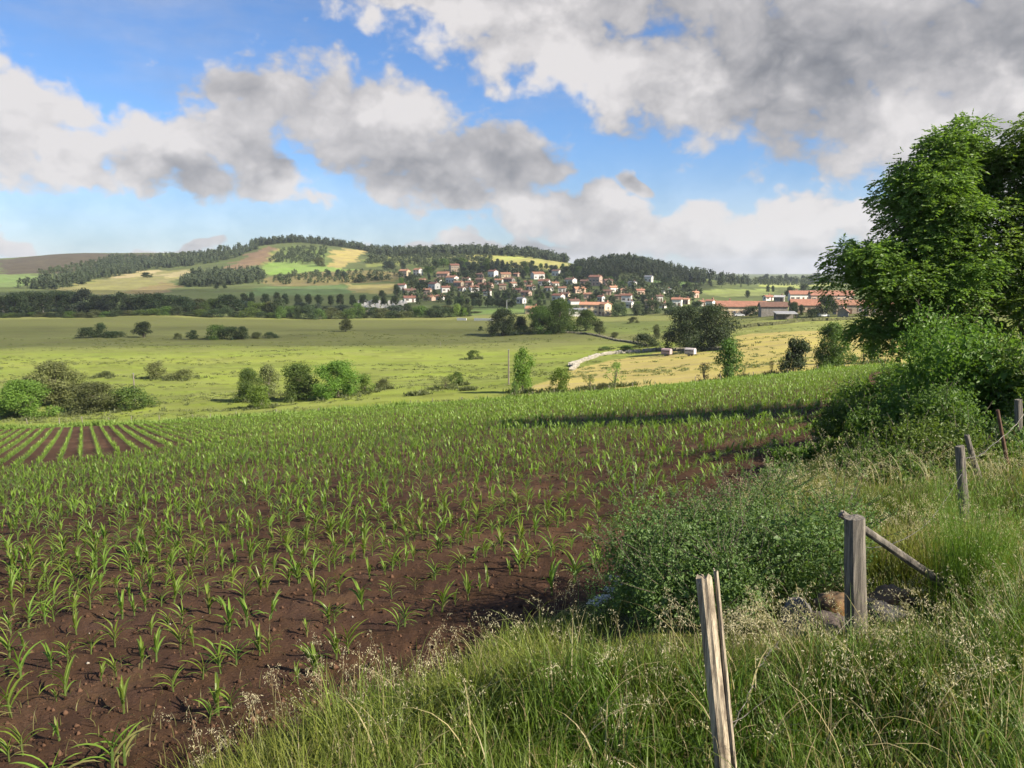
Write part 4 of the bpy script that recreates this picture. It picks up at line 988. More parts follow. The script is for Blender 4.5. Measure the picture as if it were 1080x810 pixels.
# two small livestock trailers in the hay meadow
RUB = plain('rubber', (.02, .02, .02), .8); RIM = plain('rim', (.4, .4, .4), .5); TRA = plain('trailer_pink', (.34, .25, .25), .6, .15); TRB = plain('trailer_white', (.42, .38, .38), .6, .15); DARKM = plain('dark_metal', (.05, .045, .05), .6)
def trailer(px, py, mat, label):
    p = ground_at(px, py); root = empty('livestock_trailer', p, R(-38), label, 'trailer'); root.scale = (.72, .72, .8)
    mb = MB(); prof = [(-.8, .55), (.8, .55), (.8, 1.5), (.6, 1.85), (0, 2.0), (-.6, 1.85), (-.8, 1.5)]
    n_ = len(prof); mb.add([(x, y, z) for x in (-1.4, 1.4) for y, z in prof], [(i, (i + 1) % n_, n_ + (i + 1) % n_, n_ + i) for i in range(n_)], [(0, i + 1, i) for i in range(1, n_ - 1)] + [(n_, n_ + i, n_ + i + 1) for i in range(1, n_ - 1)]); mb.build('body', mat, root)
    mb = MB(); mb.box(-1.2, 1.2, -.83, -.81, 1.25, 1.5); mb.build('vent_opening', DARKM, root)
    mb = MB(); mb.box(-1.42, -1.405, -.6, .6, .65, 1.6); mb.build('rear_door', DARKM, root)
    mb = MB(); mb.box(-1.3, 1.3, -.6, .6, .4, .545); mb.build('chassis', DARKM, root)
    mb = MB(); mb.tube([(1.35, 0, .48), (2.4, 0, .42)], .05, 6); mb.build('drawbar', DARKM, root)
    for y in (-.92, .92):
        mb = MB(); mb.tube([(0, y - .09, .33), (0, y + .09, .33)], .35, 14); w = mb.build('wheel', RUB, root)
        mb = MB(); mb.tube([(0, y - .1, .33), (0, y + .1, .33)], .17, 10); mb.build('rim', RIM, w)
trailer(703, 375.5, TRA, 'small pale livestock trailer parked left of the other in the hay meadow')
trailer(728, 375.5, TRB, 'small whitish livestock trailer parked under the huge dark tree clump')
CARW = plain('car_white', (.75, .75, .75), .3, .03)
def car(px, py, label, rz=0):
    p = ground_at(px, py); root = empty('parked_car', p, R(rz), label, 'car')
    prof = [(-2.1, .35), (2.1, .35), (2.1, .75), (1.1, .95), (.5, 1.45), (-1.3, 1.45), (-2.0, .95)]; n_ = len(prof)
    mb = MB(); mb.add([(x, y, z) for y in (-.85, .85) for x, z in prof], [(i, n_ + i, n_ + (i + 1) % n_, (i + 1) % n_) for i in range(n_)], [(0, i, i + 1) for i in range(1, n_ - 1)] + [(n_, n_ + i + 1, n_ + i) for i in range(1, n_ - 1)]); mb.build('body', CARW, root)
    for y in (-.86, .86):
        mb = MB(); mb.add([(-1.75, y, .97), (.95, y, .97), (.45, y, 1.38), (-1.25, y, 1.38)], [(0, 1, 2, 3)]); mb.build('side_window', GLASS, root)
    for x in (-1.35, 1.35):
        for y in (-.8, .8):
            mb = MB(); mb.tube([(x, y - .1, .32), (x, y + .1, .32)], .32, 12); w = mb.build('wheel', RUB, root)
car(780, 333.8, 'white car parked before the long cream farmhouse', -8)
car(868, 334.5, 'white car parked near the hedge under the big red barn', 4)
# stakes of the fence along the far side of the field
gs = np.random.default_rng(31)
st = [(-8, 431), (32, 434), (63, 437), (88, 436), (115, 437), (140, 436), (168, 435), (205, 434), (222, 433), (250, 431), (292, 428), (336, 427), (358, 424), (397, 423), (412, 420), (434, 419), (456, 417), (487, 416), (514, 414), (540, 411), (562, 409.5), (585, 408), (610, 407), (627, 405), (643, 403), (668, 401), (690, 399.5), (733, 394), (760, 391), (795, 389), (830, 386), (862, 383), (890, 381), (915, 379)]
sm = MB(); z = np.linspace(-.3, 1.25, 5); sm.tube(np.stack([.02 * np.sin(z * 3), 0 * z, z], 1), [.055, .055, .05, .05, .045], 7); sm = sm.mesh('fence_stake', WOOD)
for i, (px, tp) in enumerate(st):
    Y = float(np.interp(px, ECX, EY)) + 5 + gs.uniform(-.8, .8); p = at_depth(px, Y); h = float(np.clip(top_h(p, tp + 3), .9, 2.0))
    o = obj('fence_stake', sm, None, p); o.scale = (.9, .9, h / 1.25); o.rotation_euler = (gs.uniform(-.08, .08), gs.uniform(-.1, .1), gs.uniform(0, 6))
    tag(o, f'thin pale fence stake along the far field edge, {ordinal(i)} from the left', 'fence stake', 'fence stakes along the far field edge')

# ------------------------------------------------------------------ maize
MAIZE = leafy('maize_leaf', (.12, .2, .04), .42, scale=1.0, var=.1, rough=.42, attr=True, randv=.25, spec=.4)
def ribbon(base, az_, L, w, a0, a1, seg, two, g):
    """an arching leaf: starts a0 from vertical, ends a1 from vertical"""
    t = np.linspace(0, 1, seg + 1); ang = a0 + (a1 - a0) * t ** 1.3; ds = L / seg
    d = np.array([math.cos(az_), math.sin(az_)]); tw = np.array([-d[1], d[0]])
    hx = np.concatenate([[0], np.cumsum(np.sin(ang[:-1]) * ds)]); hz = np.concatenate([[0], np.cumsum(np.cos(ang[:-1]) * ds)])
    c = np.column_stack([base[0] + d[0] * hx, base[1] + d[1] * hx, base[2] + hz]); bend = g.uniform(-.12, .12) * L * t ** 2
    c[:, 0] += tw[0] * bend; c[:, 1] += tw[1] * bend
    wd = w * np.minimum(1, .45 + 1.6 * t) * np.maximum(1 - t, 0) ** .55; wd[-1] = .0008
    sd = np.array([tw[0], tw[1], 0])
    nrm = np.column_stack([-np.cos(ang) * d[0], -np.cos(ang) * d[1], np.sin(ang)])
    l = c + sd * wd[:, None] * .5 + nrm * wd[:, None] * (.22 if two else 0); r = c - sd * wd[:, None] * .5 + nrm * wd[:, None] * (.22 if two else 0)
    i = np.arange(seg)
    if two:
        v = np.vstack([l, c, r]); n = seg + 1
        return v, np.vstack([np.stack([i, i + 1, n + i + 1, n + i], 1), np.stack([n + i, n + i + 1, 2 * n + i + 1, 2 * n + i], 1)])
    v = np.vstack([l, r]); n = seg + 1
    return v, np.stack([i, i + 1, n + i + 1, n + i], 1)
def maize(seed, lod):
    g = np.random.default_rng(seed); mb = MB(); nl, seg = ((7, 6), (6, 4), (5, 2))[lod]
    a0 = g.uniform(0, 6.28); H = .17
    stem_c = np.array([.13, .19, .05])
    mb.tube([(0, 0, -.03), (.004, 0, H * .5), (0, .004, H)], [.011, .010, .007] if lod < 2 else [.014] * 3, 5 if lod == 0 else 3, stem_c, False)
    for i in range(nl):
        f = i / (nl - 1); az_ = a0 + i * math.pi + g.uniform(-.45, .45)
        L = (.15 + .165 * math.sin(math.pi * min(1, .15 + f * .8))) * g.uniform(.8, 1.2); w = (.026 + .018 * math.sin(math.pi * f ** .8)) * (1 if lod == 0 else 1.15 if lod == 1 else 1.5)
        st = .72 - .45 * f + g.uniform(-.1, .15); en = (2.4 - 1.0 * f + g.uniform(-.35, .3)) if f < .95 else .5
        v, q = ribbon((0, 0, .03 + (H - .03) * f), az_, L, w, st, en, seg, lod == 0, g)
        c = np.array([.130, .205, .034]) * g.uniform(.8, 1.2) + np.array([.03, .03, .0]) * (f if g.random() > .2 else 1.2)
        if (i == 0 and g.random() < .6) or g.random() < .05: c = np.array([.20, .19, .07])
        mb.add(v, q, None, c)
    return mb
near_m = [maize(s, 0).mesh('maize_plant', MAIZE) for s in range(12)]
def vqc(mb):
    v = np.vstack(mb.v); q = np.vstack(mb.f4); c = np.vstack(mb.c); return v, q, c
mid_m = [vqc(maize(40 + s, 1)) for s in range(6)]; far_m = [vqc(maize(80 + s, 2)) for s in range(6)]; near_v = [vqc(maize(s, 0)) for s in range(12)]
h = np.array([math.sin(R(31.6)), math.cos(R(31.6))]); hn = np.array([-h[1], h[0]])         # headland rows and their normal
h2 = np.array([math.sin(R(-28.4)), math.cos(R(-28.4))]); hn2 = np.array([-h2[1], h2[0]])
def rows(d, n, p0, p1, step, t0, t1, dt):
    ps = np.arange(p0, p1, step); ts = np.arange(t0, t1, dt); Pp, Tt = np.meshgrid(ps, ts)
    k = Pp.size; Pp = Pp.ravel() + rng.normal(0, .02, k); Tt = Tt.ravel() + rng.normal(0, dt * .35, k)
    return Pp[:, None] * n + Tt[:, None] * d
HEAD_W = 32.0
A = rows(h, hn, -7.05, HEAD_W, .75, -6, 120, .135); B = rows(h2, hn2, -95, 60, .75, -20, 110, .15)
pB = B @ hn; B = B[(pB > HEAD_W + 0.6)]
XY = np.vstack([A, B]); X, Y = XY[:, 0], XY[:, 1]
px, Yc, U = polar(X, Y); te = np.interp(px, ECX, EY); bd = border_dist(X, Y)
r = np.hypot(X, Y)
ok = (Y > 2.2) & (Yc < te - 1.2) & (bd < -.38) & (px > -190) & (px < 1150)
patchy = fbm(X * .35 + 3, Y * .35, 3); drop = np.where(r < 40, 0.05 + .30 * sstep(.42, .66, patchy) * (1 - sstep(12, 34, r)), .12)
inner = (XY @ hn) > HEAD_W
ok &= rng.random(len(X)) > drop
X, Y, r, px, inner = X[ok], Y[ok], r[ok], px[ok], inner[ok]; Z = height(X, Y)
S = rng.uniform(.52, 1.02, len(X)) * (.75 + .45 * fbm(X * .2, Y * .2 + 9, 3)); rot = rng.random(len(X)) * 6.283
S *= np.where(rng.random(len(X)) < .15, .55, 1)
depth = Y * math.cos(PITCH) - Z * math.sin(PITCH); pyv = CY - F * (Y * math.sin(PITCH) + Z * math.cos(PITCH)) / depth; pxv = CX + F * X / depth
inview = (pxv > 5) & (pxv < 1075) & (pyv < 806)
order = np.argsort(np.where(inview, depth / S ** .5, 1e9)); first = order[:300]
for k, i in enumerate(first):
    o = bpy.data.objects.new('maize_plant', near_m[int(rng.integers(12))]); COL.objects.link(o)
    o.location = (X[i], Y[i], Z[i]); o.rotation_euler = (rng.normal(0, .06), rng.normal(0, .06), rot[i]); o.scale = (S[i],) * 3
    tag(o, 'young green maize plant on bare brown soil in the nearest field rows', 'maize plant', 'maize plants in the nearest rows')
rest = np.ones(len(X), bool); rest[first] = False
V, Q, C, n = [], [], [], 0
for lod, (lo, hi, protos) in enumerate(((0, 13, near_v), (13, 34, mid_m), (34, 400, far_m))):
    m = rest & (r >= lo) & (r < hi); kk = rng.integers(0, len(protos), len(X))
    for j, (v, q, c) in enumerate(protos):
        s = m & (kk == j); cnt = int(s.sum())
        if not cnt: continue
        ca, sa = np.cos(rot[s])[:, None], np.sin(rot[s])[:, None]; sc1 = S[s][:, None]
        V.append(np.stack([(v[None, :, 0] * ca - v[None, :, 1] * sa) * sc1 + X[s][:, None], (v[None, :, 0] * sa + v[None, :, 1] * ca) * sc1 + Y[s][:, None], v[None, :, 2] * sc1 + Z[s][:, None]], -1).reshape(-1, 3))
        Q.append((q[None] + (np.arange(cnt) * len(v))[:, None, None]).reshape(-1, 4) + n); n += cnt * len(v)
        C.append((c[None] * rng.uniform(.8, 1.2, (cnt, 1, 1))).reshape(-1, 3))
mm = mesh_np('maize_crop', np.vstack(V), [np.vstack(Q)], MAIZE, np.vstack(C))
tag(obj('maize_crop', mm), 'young maize covering the rest of the brown field in rows', 'maize', kind='stuff')

# soil clods and small weeds
gc = np.random.default_rng(77); nn = 16000
rr = 2.6 * np.exp(gc.random(nn) * math.log(22 / 2.6)); aa = np.radians(gc.uniform(-36, 36, nn)); X, Y = rr * np.sin(aa), rr * np.cos(aa)
bd = border_dist(X, Y); m = bd < -.02; X, Y, rr = X[m], Y[m], rr[m]; Z = height(X, Y)
dd = np.array([(1, 0, 0), (-1, 0, 0), (0, 1, 0), (0, -1, 0), (0, 0, 1), (0, 0, -1)], float)
tri = np.array([(0, 2, 4), (2, 1, 4), (1, 3, 4), (3, 0, 4), (2, 0, 5), (1, 2, 5), (3, 1, 5), (0, 3, 5)])
s = (.006 + .022 * gc.random(len(X)) ** 5) ; v = dd[None] * s[:, None, None] * gc.uniform(.6, 1.4, (len(X), 6, 1)) + np.stack([X, Y, Z + s * .3], 1)[:, None]
cc = np.array([.055, .031, .020])[None, None] * gc.uniform(.55, 2.1, (len(X), 1, 1)) * np.ones((1, 6, 1)); pb = gc.random(len(X)) < .006; cc[pb] = (.3, .27, .23)
mm = mesh_np('soil_clods', v.reshape(-1, 3), [(tri[None] + (np.arange(len(X)) * 6)[:, None, None]).reshape(-1, 3)], None, cc.reshape(-1, 3), True)
mm.materials.append(leafy('clod', (.07, .04, .03), 0.0, var=.2, attr=True, randv=0, rough=.95, spec=.05)); tag(obj('soil_clods', mm), 'small clods and stones scattered over the bare field soil', 'soil', kind='stuff')

# ------------------------------------------------------------------ grass on the bank
GRASS = leafy('grass_blade', (.1, .15, .04), .35, scale=.8, var=.12, rough=.5, attr=True, randv=0, spec=.3)
def blades(P_, H_, Wd, bend, C_, g, seg=4, az_=None):
    n = len(P_); az_ = g.random(n) * 6.283 if az_ is None else az_
    d = np.stack([np.cos(az_), np.sin(az_), 0 * az_], 1); s_ = az_ + math.pi / 2 + g.uniform(-.9, .9, n); sd = np.stack([np.cos(s_), np.sin(s_), 0 * s_], 1)
    t = np.linspace(0, 1, seg + 1)
    ang = bend[:, None] * t[None] ** 1.4; ds = H_[:, None] / seg
    hx = np.concatenate([np.zeros((n, 1)), np.cumsum(np.sin(ang[:, 1:]) * ds, 1)], 1); hz = np.concatenate([np.zeros((n, 1)), np.cumsum(np.cos(ang[:, 1:]) * ds, 1)], 1)
    c = P_[:, None] + d[:, None] * hx[..., None]; c[..., 2] += hz
    w = Wd[:, None] * np.maximum(1 - t[None] ** 1.6, .06)
    v = np.stack([c + sd[:, None] * w[..., None] * .5, c - sd[:, None] * w[..., None] * .5], 2)     # n, seg+1, 2, 3
    i = np.arange(seg); q = np.stack([2 * i, 2 * i + 2, 2 * i + 3, 2 * i + 1], 1)
    Q_ = (q[None] + (np.arange(n) * (seg + 1) * 2)[:, None, None]).reshape(-1, 4)
    return v.reshape(-1, 3), Q_, np.repeat(C_, (seg + 1) * 2, 0), c
BUSH_C = np.array([1.66, 5.9]); BROT = R(38)
LOW = [tuple(at_depth(905, 4.55)[:2]) + (.75, .35), tuple(at_depth(840, 4.6)[:2]) + (.6, .4), tuple(at_depth(930, 5.2)[:2]) + (.6, .35), tuple(at_depth(1020, 7.1)[:2]) + (.9, .35), tuple(at_depth(690, 4.9)[:2]) + (.9, .35), tuple(at_depth(1018, 6.4)[:2]) + (1.0, .35), tuple(at_depth(780, 4.75)[:2]) + (.8, .4), tuple(at_depth(1020, 7.6)[:2]) + (.8, .5)]
def lowgrass(P_):
    f = np.ones(len(P_))
    for x, y, r_, v in LOW: f = np.minimum(f, v + (1 - v) * sstep(r_ * .5, r_ * 1.3, np.hypot(P_[:, 0] - x, P_[:, 1] - y)))
    return f * (.45 + .55 * sstep(0, .5, border_dist(P_[:, 0], P_[:, 1])))
def bank_points(n, r0, r1, g, bmin=.02, extra=None, az0=-14, az1=37):
    rr = np.sqrt(r0 ** 2 + (r1 ** 2 - r0 ** 2) * g.random(n)); aa = np.radians(g.uniform(az0, az1, n)); X, Y = rr * np.sin(aa), rr * np.cos(aa)
    bd = border_dist(X, Y) + (fbm(X * 1.6, Y * 1.6, 2) - .5) * .5
    m = bd > bmin; bx_ = (X - BUSH_C[0]) * math.cos(BROT) + (Y - BUSH_C[1]) * math.sin(BROT); by_ = -(X - BUSH_C[0]) * math.sin(BROT) + (Y - BUSH_C[1]) * math.cos(BROT); m &= (bx_ / 1.1) ** 2 + (by_ / .75) ** 2 > 1
    X, Y = X[m], Y[m]; return np.stack([X, Y, height(X, Y) - .02], 1)
gg = np.random.default_rng(11)
V, Q, C, n = [], [], [], 0
def addb(P_, hh, ww, bb, seg=4, straw=.12, tone=1.0, ang=None):
    global n
    k = len(P_); H_ = lowgrass(P_) * gg.uniform(*hh, k) * (.25 + 1.5 * fbm(P_[:, 0] * 1.3, P_[:, 1] * 1.3, 3) ** 1.2); t1 = fbm(P_[:, 0] * .9 + 4, P_[:, 1] * .9, 3)[:, None]
    t1 = np.clip((t1 - .3) / .4, 0, 1); c = np.array([.084, .155, .018]) * (1 - t1) + np.array([.175, .195, .036]) * t1; c = c * gg.uniform(.7, 1.3, (k, 1)) * tone
    m = gg.random(k) < straw * (.4 + 1.2 * fbm(P_[:, 0] * .7, P_[:, 1] * .7 + 20, 3)); c[m] = np.array([.27, .225, .11]) * gg.uniform(.6, 1.15, (int(m.sum()), 1))
    v, q, cc, _ = blades(P_, H_, gg.uniform(*ww, k), gg.uniform(*bb, k), c, gg, seg, ang)
    V.append(v); Q.append(q + n); C.append(cc); n += len(v)
addb(bank_points(36000, 2.0, 5.2, gg, az0=-24), (.13, .40), (.004, .009), (.3, 2.0), 5)
addb(bank_points(42000, 5.2, 10, gg), (.08, .30), (.005, .010), (.3, 1.9), 4)
addb(bank_points(42000, 10, 24, gg, az0=15), (.10, .28), (.009, .016), (.3, 1.7), 3)
addb(bank_points(22000, 24, 70, gg, az0=20), (.2, .45), (.02, .035), (.3, 1.5), 3)
addb(bank_points(16000, 2.0, 7, gg), (.10, .25), (.004, .008), (.4, 2.2), 3, .3)
k = 2600; P_ = bank_points(k, 2.2, 11, gg, bmin=.3); k = len(P_); dens_ = fbm(P_[:, 0] * .9 + 30, P_[:, 1] * .9, 3); P_ = P_[dens_ > .47]; k = len(P_)
c = np.where(gg.random((k, 1)) < .45, np.array([.33, .28, .14]), np.array([.15, .20, .05])) * gg.uniform(.75, 1.2, (k, 1))
v, q, cc, _ = blades(P_, gg.uniform(.4, .75, k) * lowgrass(P_), gg.uniform(.005, .010, k), gg.uniform(1.3, 2.7, k), c, gg, 7); V.append(v); Q.append(q + n); C.append(cc); n += len(v)
P_ = bank_points(9000, 3.0, 9.5, gg, bmin=1.5, az0=20); addb(P_, (.35, .62), (.004, .008), (.3, 1.6), 5, .22)
mm = mesh_np('grass', np.vstack(V), [np.vstack(Q)], GRASS, np.vstack(C)); tag(obj('grass', mm), 'long green grass covering the bank in front and at right', 'grass', kind='stuff')
# dry flowering grasses with hanging seed heads
def seedgrass(P_, hh, bb, g, spike=26, sl=.011, leanaz=None):
    k = len(P_); H_ = g.uniform(*hh, k) * (.4 + .6 * lowgrass(P_)); c = np.array([.36, .30, .17]) * g.uniform(.65, 1.25, (k, 1))
    v, q, cc, path = blades(P_, H_, np.full(k, .0028), g.uniform(*bb, k), c, g, 8, leanaz)
    j = g.integers(0, 1000, (k, spike)) / 1000; tt = .62 + .38 * j; f = tt * 8; i = np.minimum(f.astype(int), 7); fr = (f - i)[..., None]
    idx = np.arange(k)[:, None]; cp = path[idx, i] * (1 - fr) + path[idx, i + 1] * fr
    spread = (.25 + (1.0 - j))[..., None] * .022; cp = cp + g.normal(size=cp.shape) * spread * np.array([1, 1, .6]); cp[..., 2] -= .01
    cp = cp.reshape(-1, 3); ax = g.normal(size=cp.shape) * .6 + [0, 0, -.7]
    v2, q2 = leaf_quads(cp, ax, rand_dirs(len(cp), g), g.uniform(sl * .8, sl * 1.9, len(cp)), sl * .32)
    c2 = np.repeat(np.repeat(np.array([.50, .45, .30]) * g.uniform(.7, 1.25, (k, 1)), spike, 0), 4, 0)
    return np.vstack([v, v2]), np.vstack([q, q2 + len(v)]), np.vstack([cc, c2])
V, Q, C, n = [], [], [], 0
def adds(P_, *a, **k):
    global n
    v, q, c = seedgrass(P_, *a, **k); V.append(v); Q.append(q + n); C.append(c); n += len(v)
def clump(px_, Y_, rad, k):
    c = at_depth(px_, Y_)[:2]; q = c + gg.normal(size=(k, 2)) * rad; return np.column_stack([q, height(q[:, 0], q[:, 1])])
adds(bank_points(110, 2.4, 6, gg), (.4, .7), (.5, 2.0), gg)
adds(bank_points(190, 5, 11, gg), (.35, .65), (.4, 1.7), gg, spike=24, sl=.016)
adds(bank_points(140, 10, 22, gg, az0=18), (.45, .75), (.4, 1.5), gg, spike=12, sl=.03)
for a in [(795, 4.3, .10, 46), (822, 4.35, .10, 30), (720, 4.1, .12, 14), (930, 3.6, .2, 20), (640, 3.9, .25, 10), (1000, 3.3, .2, 18), (880, 3.9, .16, 14), (960, 3.9, .2, 10), (1040, 6.2, .3, 30), (830, 8.2, .45, 90), (770, 8.6, .4, 80), (900, 8.8, .5, 80), (960, 6.8, .35, 50), (330, 4.6, .3, 20), (250, 4.3, .3, 18), (400, 4.4, .3, 12), (480, 4.9, .25, 22), (1045, 4.6, .3, 40), (1075, 5.6, .4, 50), (990, 3.6, .25, 22), (1060, 3.6, .3, 26), (1010, 9, .5, 60), (1075, 9, .5, 60)]:
    adds(clump(*a), (.4, .75), (.7, 2.2), gg, spike=34, sl=.013)
mm = mesh_np('seeding_grass', np.vstack(V), [np.vstack(Q)], GRASS, np.vstack(C)); tag(obj('seeding_grass', mm), 'straw coloured flowering grass stems with drooping seed heads', 'grass', kind='stuff')
# low weeds on the soil and the flat herbs of the verge
wp = []
for a in [(60, 5.6, .35, 60), (150, 4.6, .3, 60), (230, 5.2, .3, 40), (30, 7.5, .4, 50), (260, 6.4, .35, 30), (420, 4.9, .3, 30)]: wp.append(clump(*a))
wp = np.vstack(wp); k = len(wp)
v, q, cc, _ = blades(wp, gg.uniform(.06, .2, k), gg.uniform(.004, .008, k), gg.uniform(.6, 2.0, k), np.array([.17, .16, .06]) * gg.uniform(.6, 1.3, (k, 1)), gg, 4)
tag(obj('weeds', mesh_np('weeds', v, [q], GRASS, cc)), 'thin weeds between the nearest maize rows', 'weeds', kind='stuff')

# ------------------------------------------------------------------ bushes of the bank and hedge
def shrub(label, c, rx, ry, rz_, nl, leaf, mat, shoots, shoot_len, g, name='hedge_shrub', leafw=.6, nb=26, cat='shrub', droop=.0, rot=0.0):
    """an irregular shrub: leafy clumps plus leafy shoots sticking out, woody stems inside"""
    root = empty(name, c, rot, label, cat); bl = []
    for i in range(nb):
        d = rand_dirs(1, g)[0]; d[2] = abs(d[2]); f = g.uniform(.4, .98); s = g.uniform(.13, .34)
        bl.append((d[0] * rx * f, d[1] * ry * f, max(.12 * rz_, d[2] * rz_ * f), s * rx, s * ry, s * rz_ * 1.1))
    v, q = crown_leaves(bl, nl, leaf, leaf * leafw, g, tang=.9, droop=droop, inner=.45)
    v2, q2 = crown_leaves([(b[0] * .8, b[1] * .8, b[2] * .75, b[3], b[4], b[5]) for b in bl], nl // 5, leaf * 2.2, leaf * 1.6, g); V = [v, v2]; Q = [q, q2 + len(v)]; n = len(v) + len(v2)
    sm = MB(); tw = MB()
    for i in range(shoots):
        b = bl[int(g.integers(nb))]; d = rand_dirs(1, g)[0]; d[2] = abs(d[2]) * .8 + .35; d = d / np.linalg.norm(d)
        s = np.array(b[:3]) + d * np.array(b[3:]) * .8; L = shoot_len * g.uniform(.5, 1.3); t = np.linspace(0, 1, 5)[:, None]
        path = s + d * L * t + np.array([g.normal() * .15, g.normal() * .15, .12]) * L * t ** 2
        tw.tube(path, np.linspace(.0035, .001, 5) * max(1, leaf / .03), 3, cap=False)
        k = max(6, int(L / leaf * 2.4)); tt = g.random(k); p = s + d * L * tt[:, None] + np.array([0, 0, .06]) * L * tt[:, None] ** 2
        ax = d + rand_dirs(k, g) * 1.0; lv, lq = leaf_quads(p, ax, rand_dirs(k, g) + [0, 0, .8], leaf * g.uniform(.6, 1.2, k), leaf * leafw)
        V.append(lv); Q.append(lq + n); n += len(lv)
    for i in range(12):
        b = bl[i]; s = np.array([0, 0, -.15]); e = np.array(b[:3]); m = (s + e) / 2 + [0, 0, .1 * rz_]; t = np.linspace(0, 1, 6)[:, None]
        sm.tube((1 - t) ** 2 * s + 2 * t * (1 - t) * m + t * t * e, np.linspace(.022, .006, 6) * max(.6, rz_), 5)
    nq = sum(len(q_) for q_ in Q); me = mesh_np('foliage', np.vstack(V + tw.v), [np.vstack(Q + [f + n for f in tw.f4])], mat); me.materials.append(BARK)
    mi = np.zeros(len(me.polygons), np.int32); mi[nq:] = 1; me.polygons.foreach_set('material_index', mi); obj('foliage', me, root)
    sm.build('stems', BARK, root)
    return root
gs = np.random.default_rng(5)
BLACK = leafy('bush_leaf', (.125, .198, .066), .42, scale=2.5, var=.3, rough=.45, randv=0)
BRAM = leafy('bramble_leaf', (.100, .160, .034), .42, scale=1.2, var=.4, rough=.45, randv=.2)
HEDGE = leafy('hedge_leaf', (.11, .18, .035), .45, scale=.9, var=.35, rough=.45, randv=.3)
def gz(x, y): return float(height(x, y, False))
def on_bank(px_, Y): return at_depth(px_, Y)
shrub('low rounded dark green bush in the grass behind the split post', (BUSH_C[0], BUSH_C[1], gz(*BUSH_C) - .05), 1.22, .90, .95, 36000, .022, BLACK, 520, .24, gs, 'thorn_bush', .55, 40, rot=BROT)
for (lab, px_, Y, w, tp, n_, lf, m) in [
    ('big leafy elder bush under the ash tree at right', 1040, 15, 225, 318, 17000, .075, HEDGE),
    ('dark hedge bush left of the big elder at the field end', 960, 17, 135, 398, 10000, .07, HEDGE),
    ('bright leafy bramble mound in front of the big elder', 980, 12.5, 160, 412, 14000, .055, BRAM),
    ('low bramble mound spilling toward the maize rows', 905, 13.5, 120, 458, 8000, .05, BRAM),
    ('low dark bramble bank below the elder beside the grass', 985, 11.0, 190, 442, 12000, .05, BRAM),
    ('nettle and bramble patch at the field margin below the hedge', 905, 16.5, 130, 424, 9000, .06, BRAM),
    ('low scrub where the last maize row meets the brambles', 865, 14.0, 110, 466, 6000, .05, HEDGE),
    ('bramble clump between the grass and the slim grey post', 945, 10.4, 150, 474, 8000, .045, BRAM),
    ('low mixed scrub behind the dark green bush', 862, 11.5, 120, 492, 7000, .04, BLACK),
    ('tall hedge bush at the right border of the picture', 1110, 13.5, 200, 330, 12000, .07, HEDGE),
    ('shaded hedge bush behind the leaning stick', 1050, 11.5, 130, 440, 9000, .055, BLACK),
    ('dark bush under the left side of the ash crown', 948, 23, 120, 372, 9000, .08, HEDGE),
    ('far hedge bush at the end of the field margin', 952, 34, 60, 385, 5000, .10, HEDGE)]:
    p = on_bank(px_, Y); H = top_h(p, tp) / 1.05; wx = w * Y / F / 2
    shrub(lab, (p[0], p[1], p[2] - .1), wx, wx * .9, H, n_, lf, m, 90, .35 if H > 1 else .25, gs)
# bright green broom-like plant at right
c = at_depth(1022, 4.9); root = empty('broom_plant', c, 0, 'bright green feathery plant of thin upright stems at right', 'plant'); k = 620
P_ = np.column_stack([gs.normal(size=(k, 2)) * .10, np.full(k, -.03)]); az_ = np.arctan2(P_[:, 1], P_[:, 0]) + gs.normal(size=k) * .5
v, q, cc, path = blades(P_, gs.uniform(.45, .95, k), np.full(k, .0035), gs.uniform(.15, .75, k), np.array([.12, .205, .030]) * gs.uniform(.75, 1.25, (k, 1)), gs, 6, az_)
j = gs.integers(2, 7, (k, 9)); cp = (path[np.arange(k)[:, None], j] + gs.normal(size=(k, 9, 3)) * .008).reshape(-1, 3); lv, lq = leaf_quads(cp, gs.normal(size=cp.shape) * .5 + [0, 0, .9], rand_dirs(len(cp), gs), .028, .004)
obj('foliage', mesh_np('foliage', np.vstack([v, lv]), [np.vstack([q, lq + len(v)])], GRASS, np.vstack([cc, np.tile([.13, .22, .035], (len(lv), 1))])), root)
mb = MB()
for i in range(14):
    a = i * .45; mb.tube([(0, 0, -.1), (.05 * math.cos(a), .05 * math.sin(a), .12), (.13 * math.cos(a), .13 * math.sin(a), .4)], [.006, .005, .003], 4)
mb.build('stems', plain('green_stem', (.09, .13, .035), .7), root)

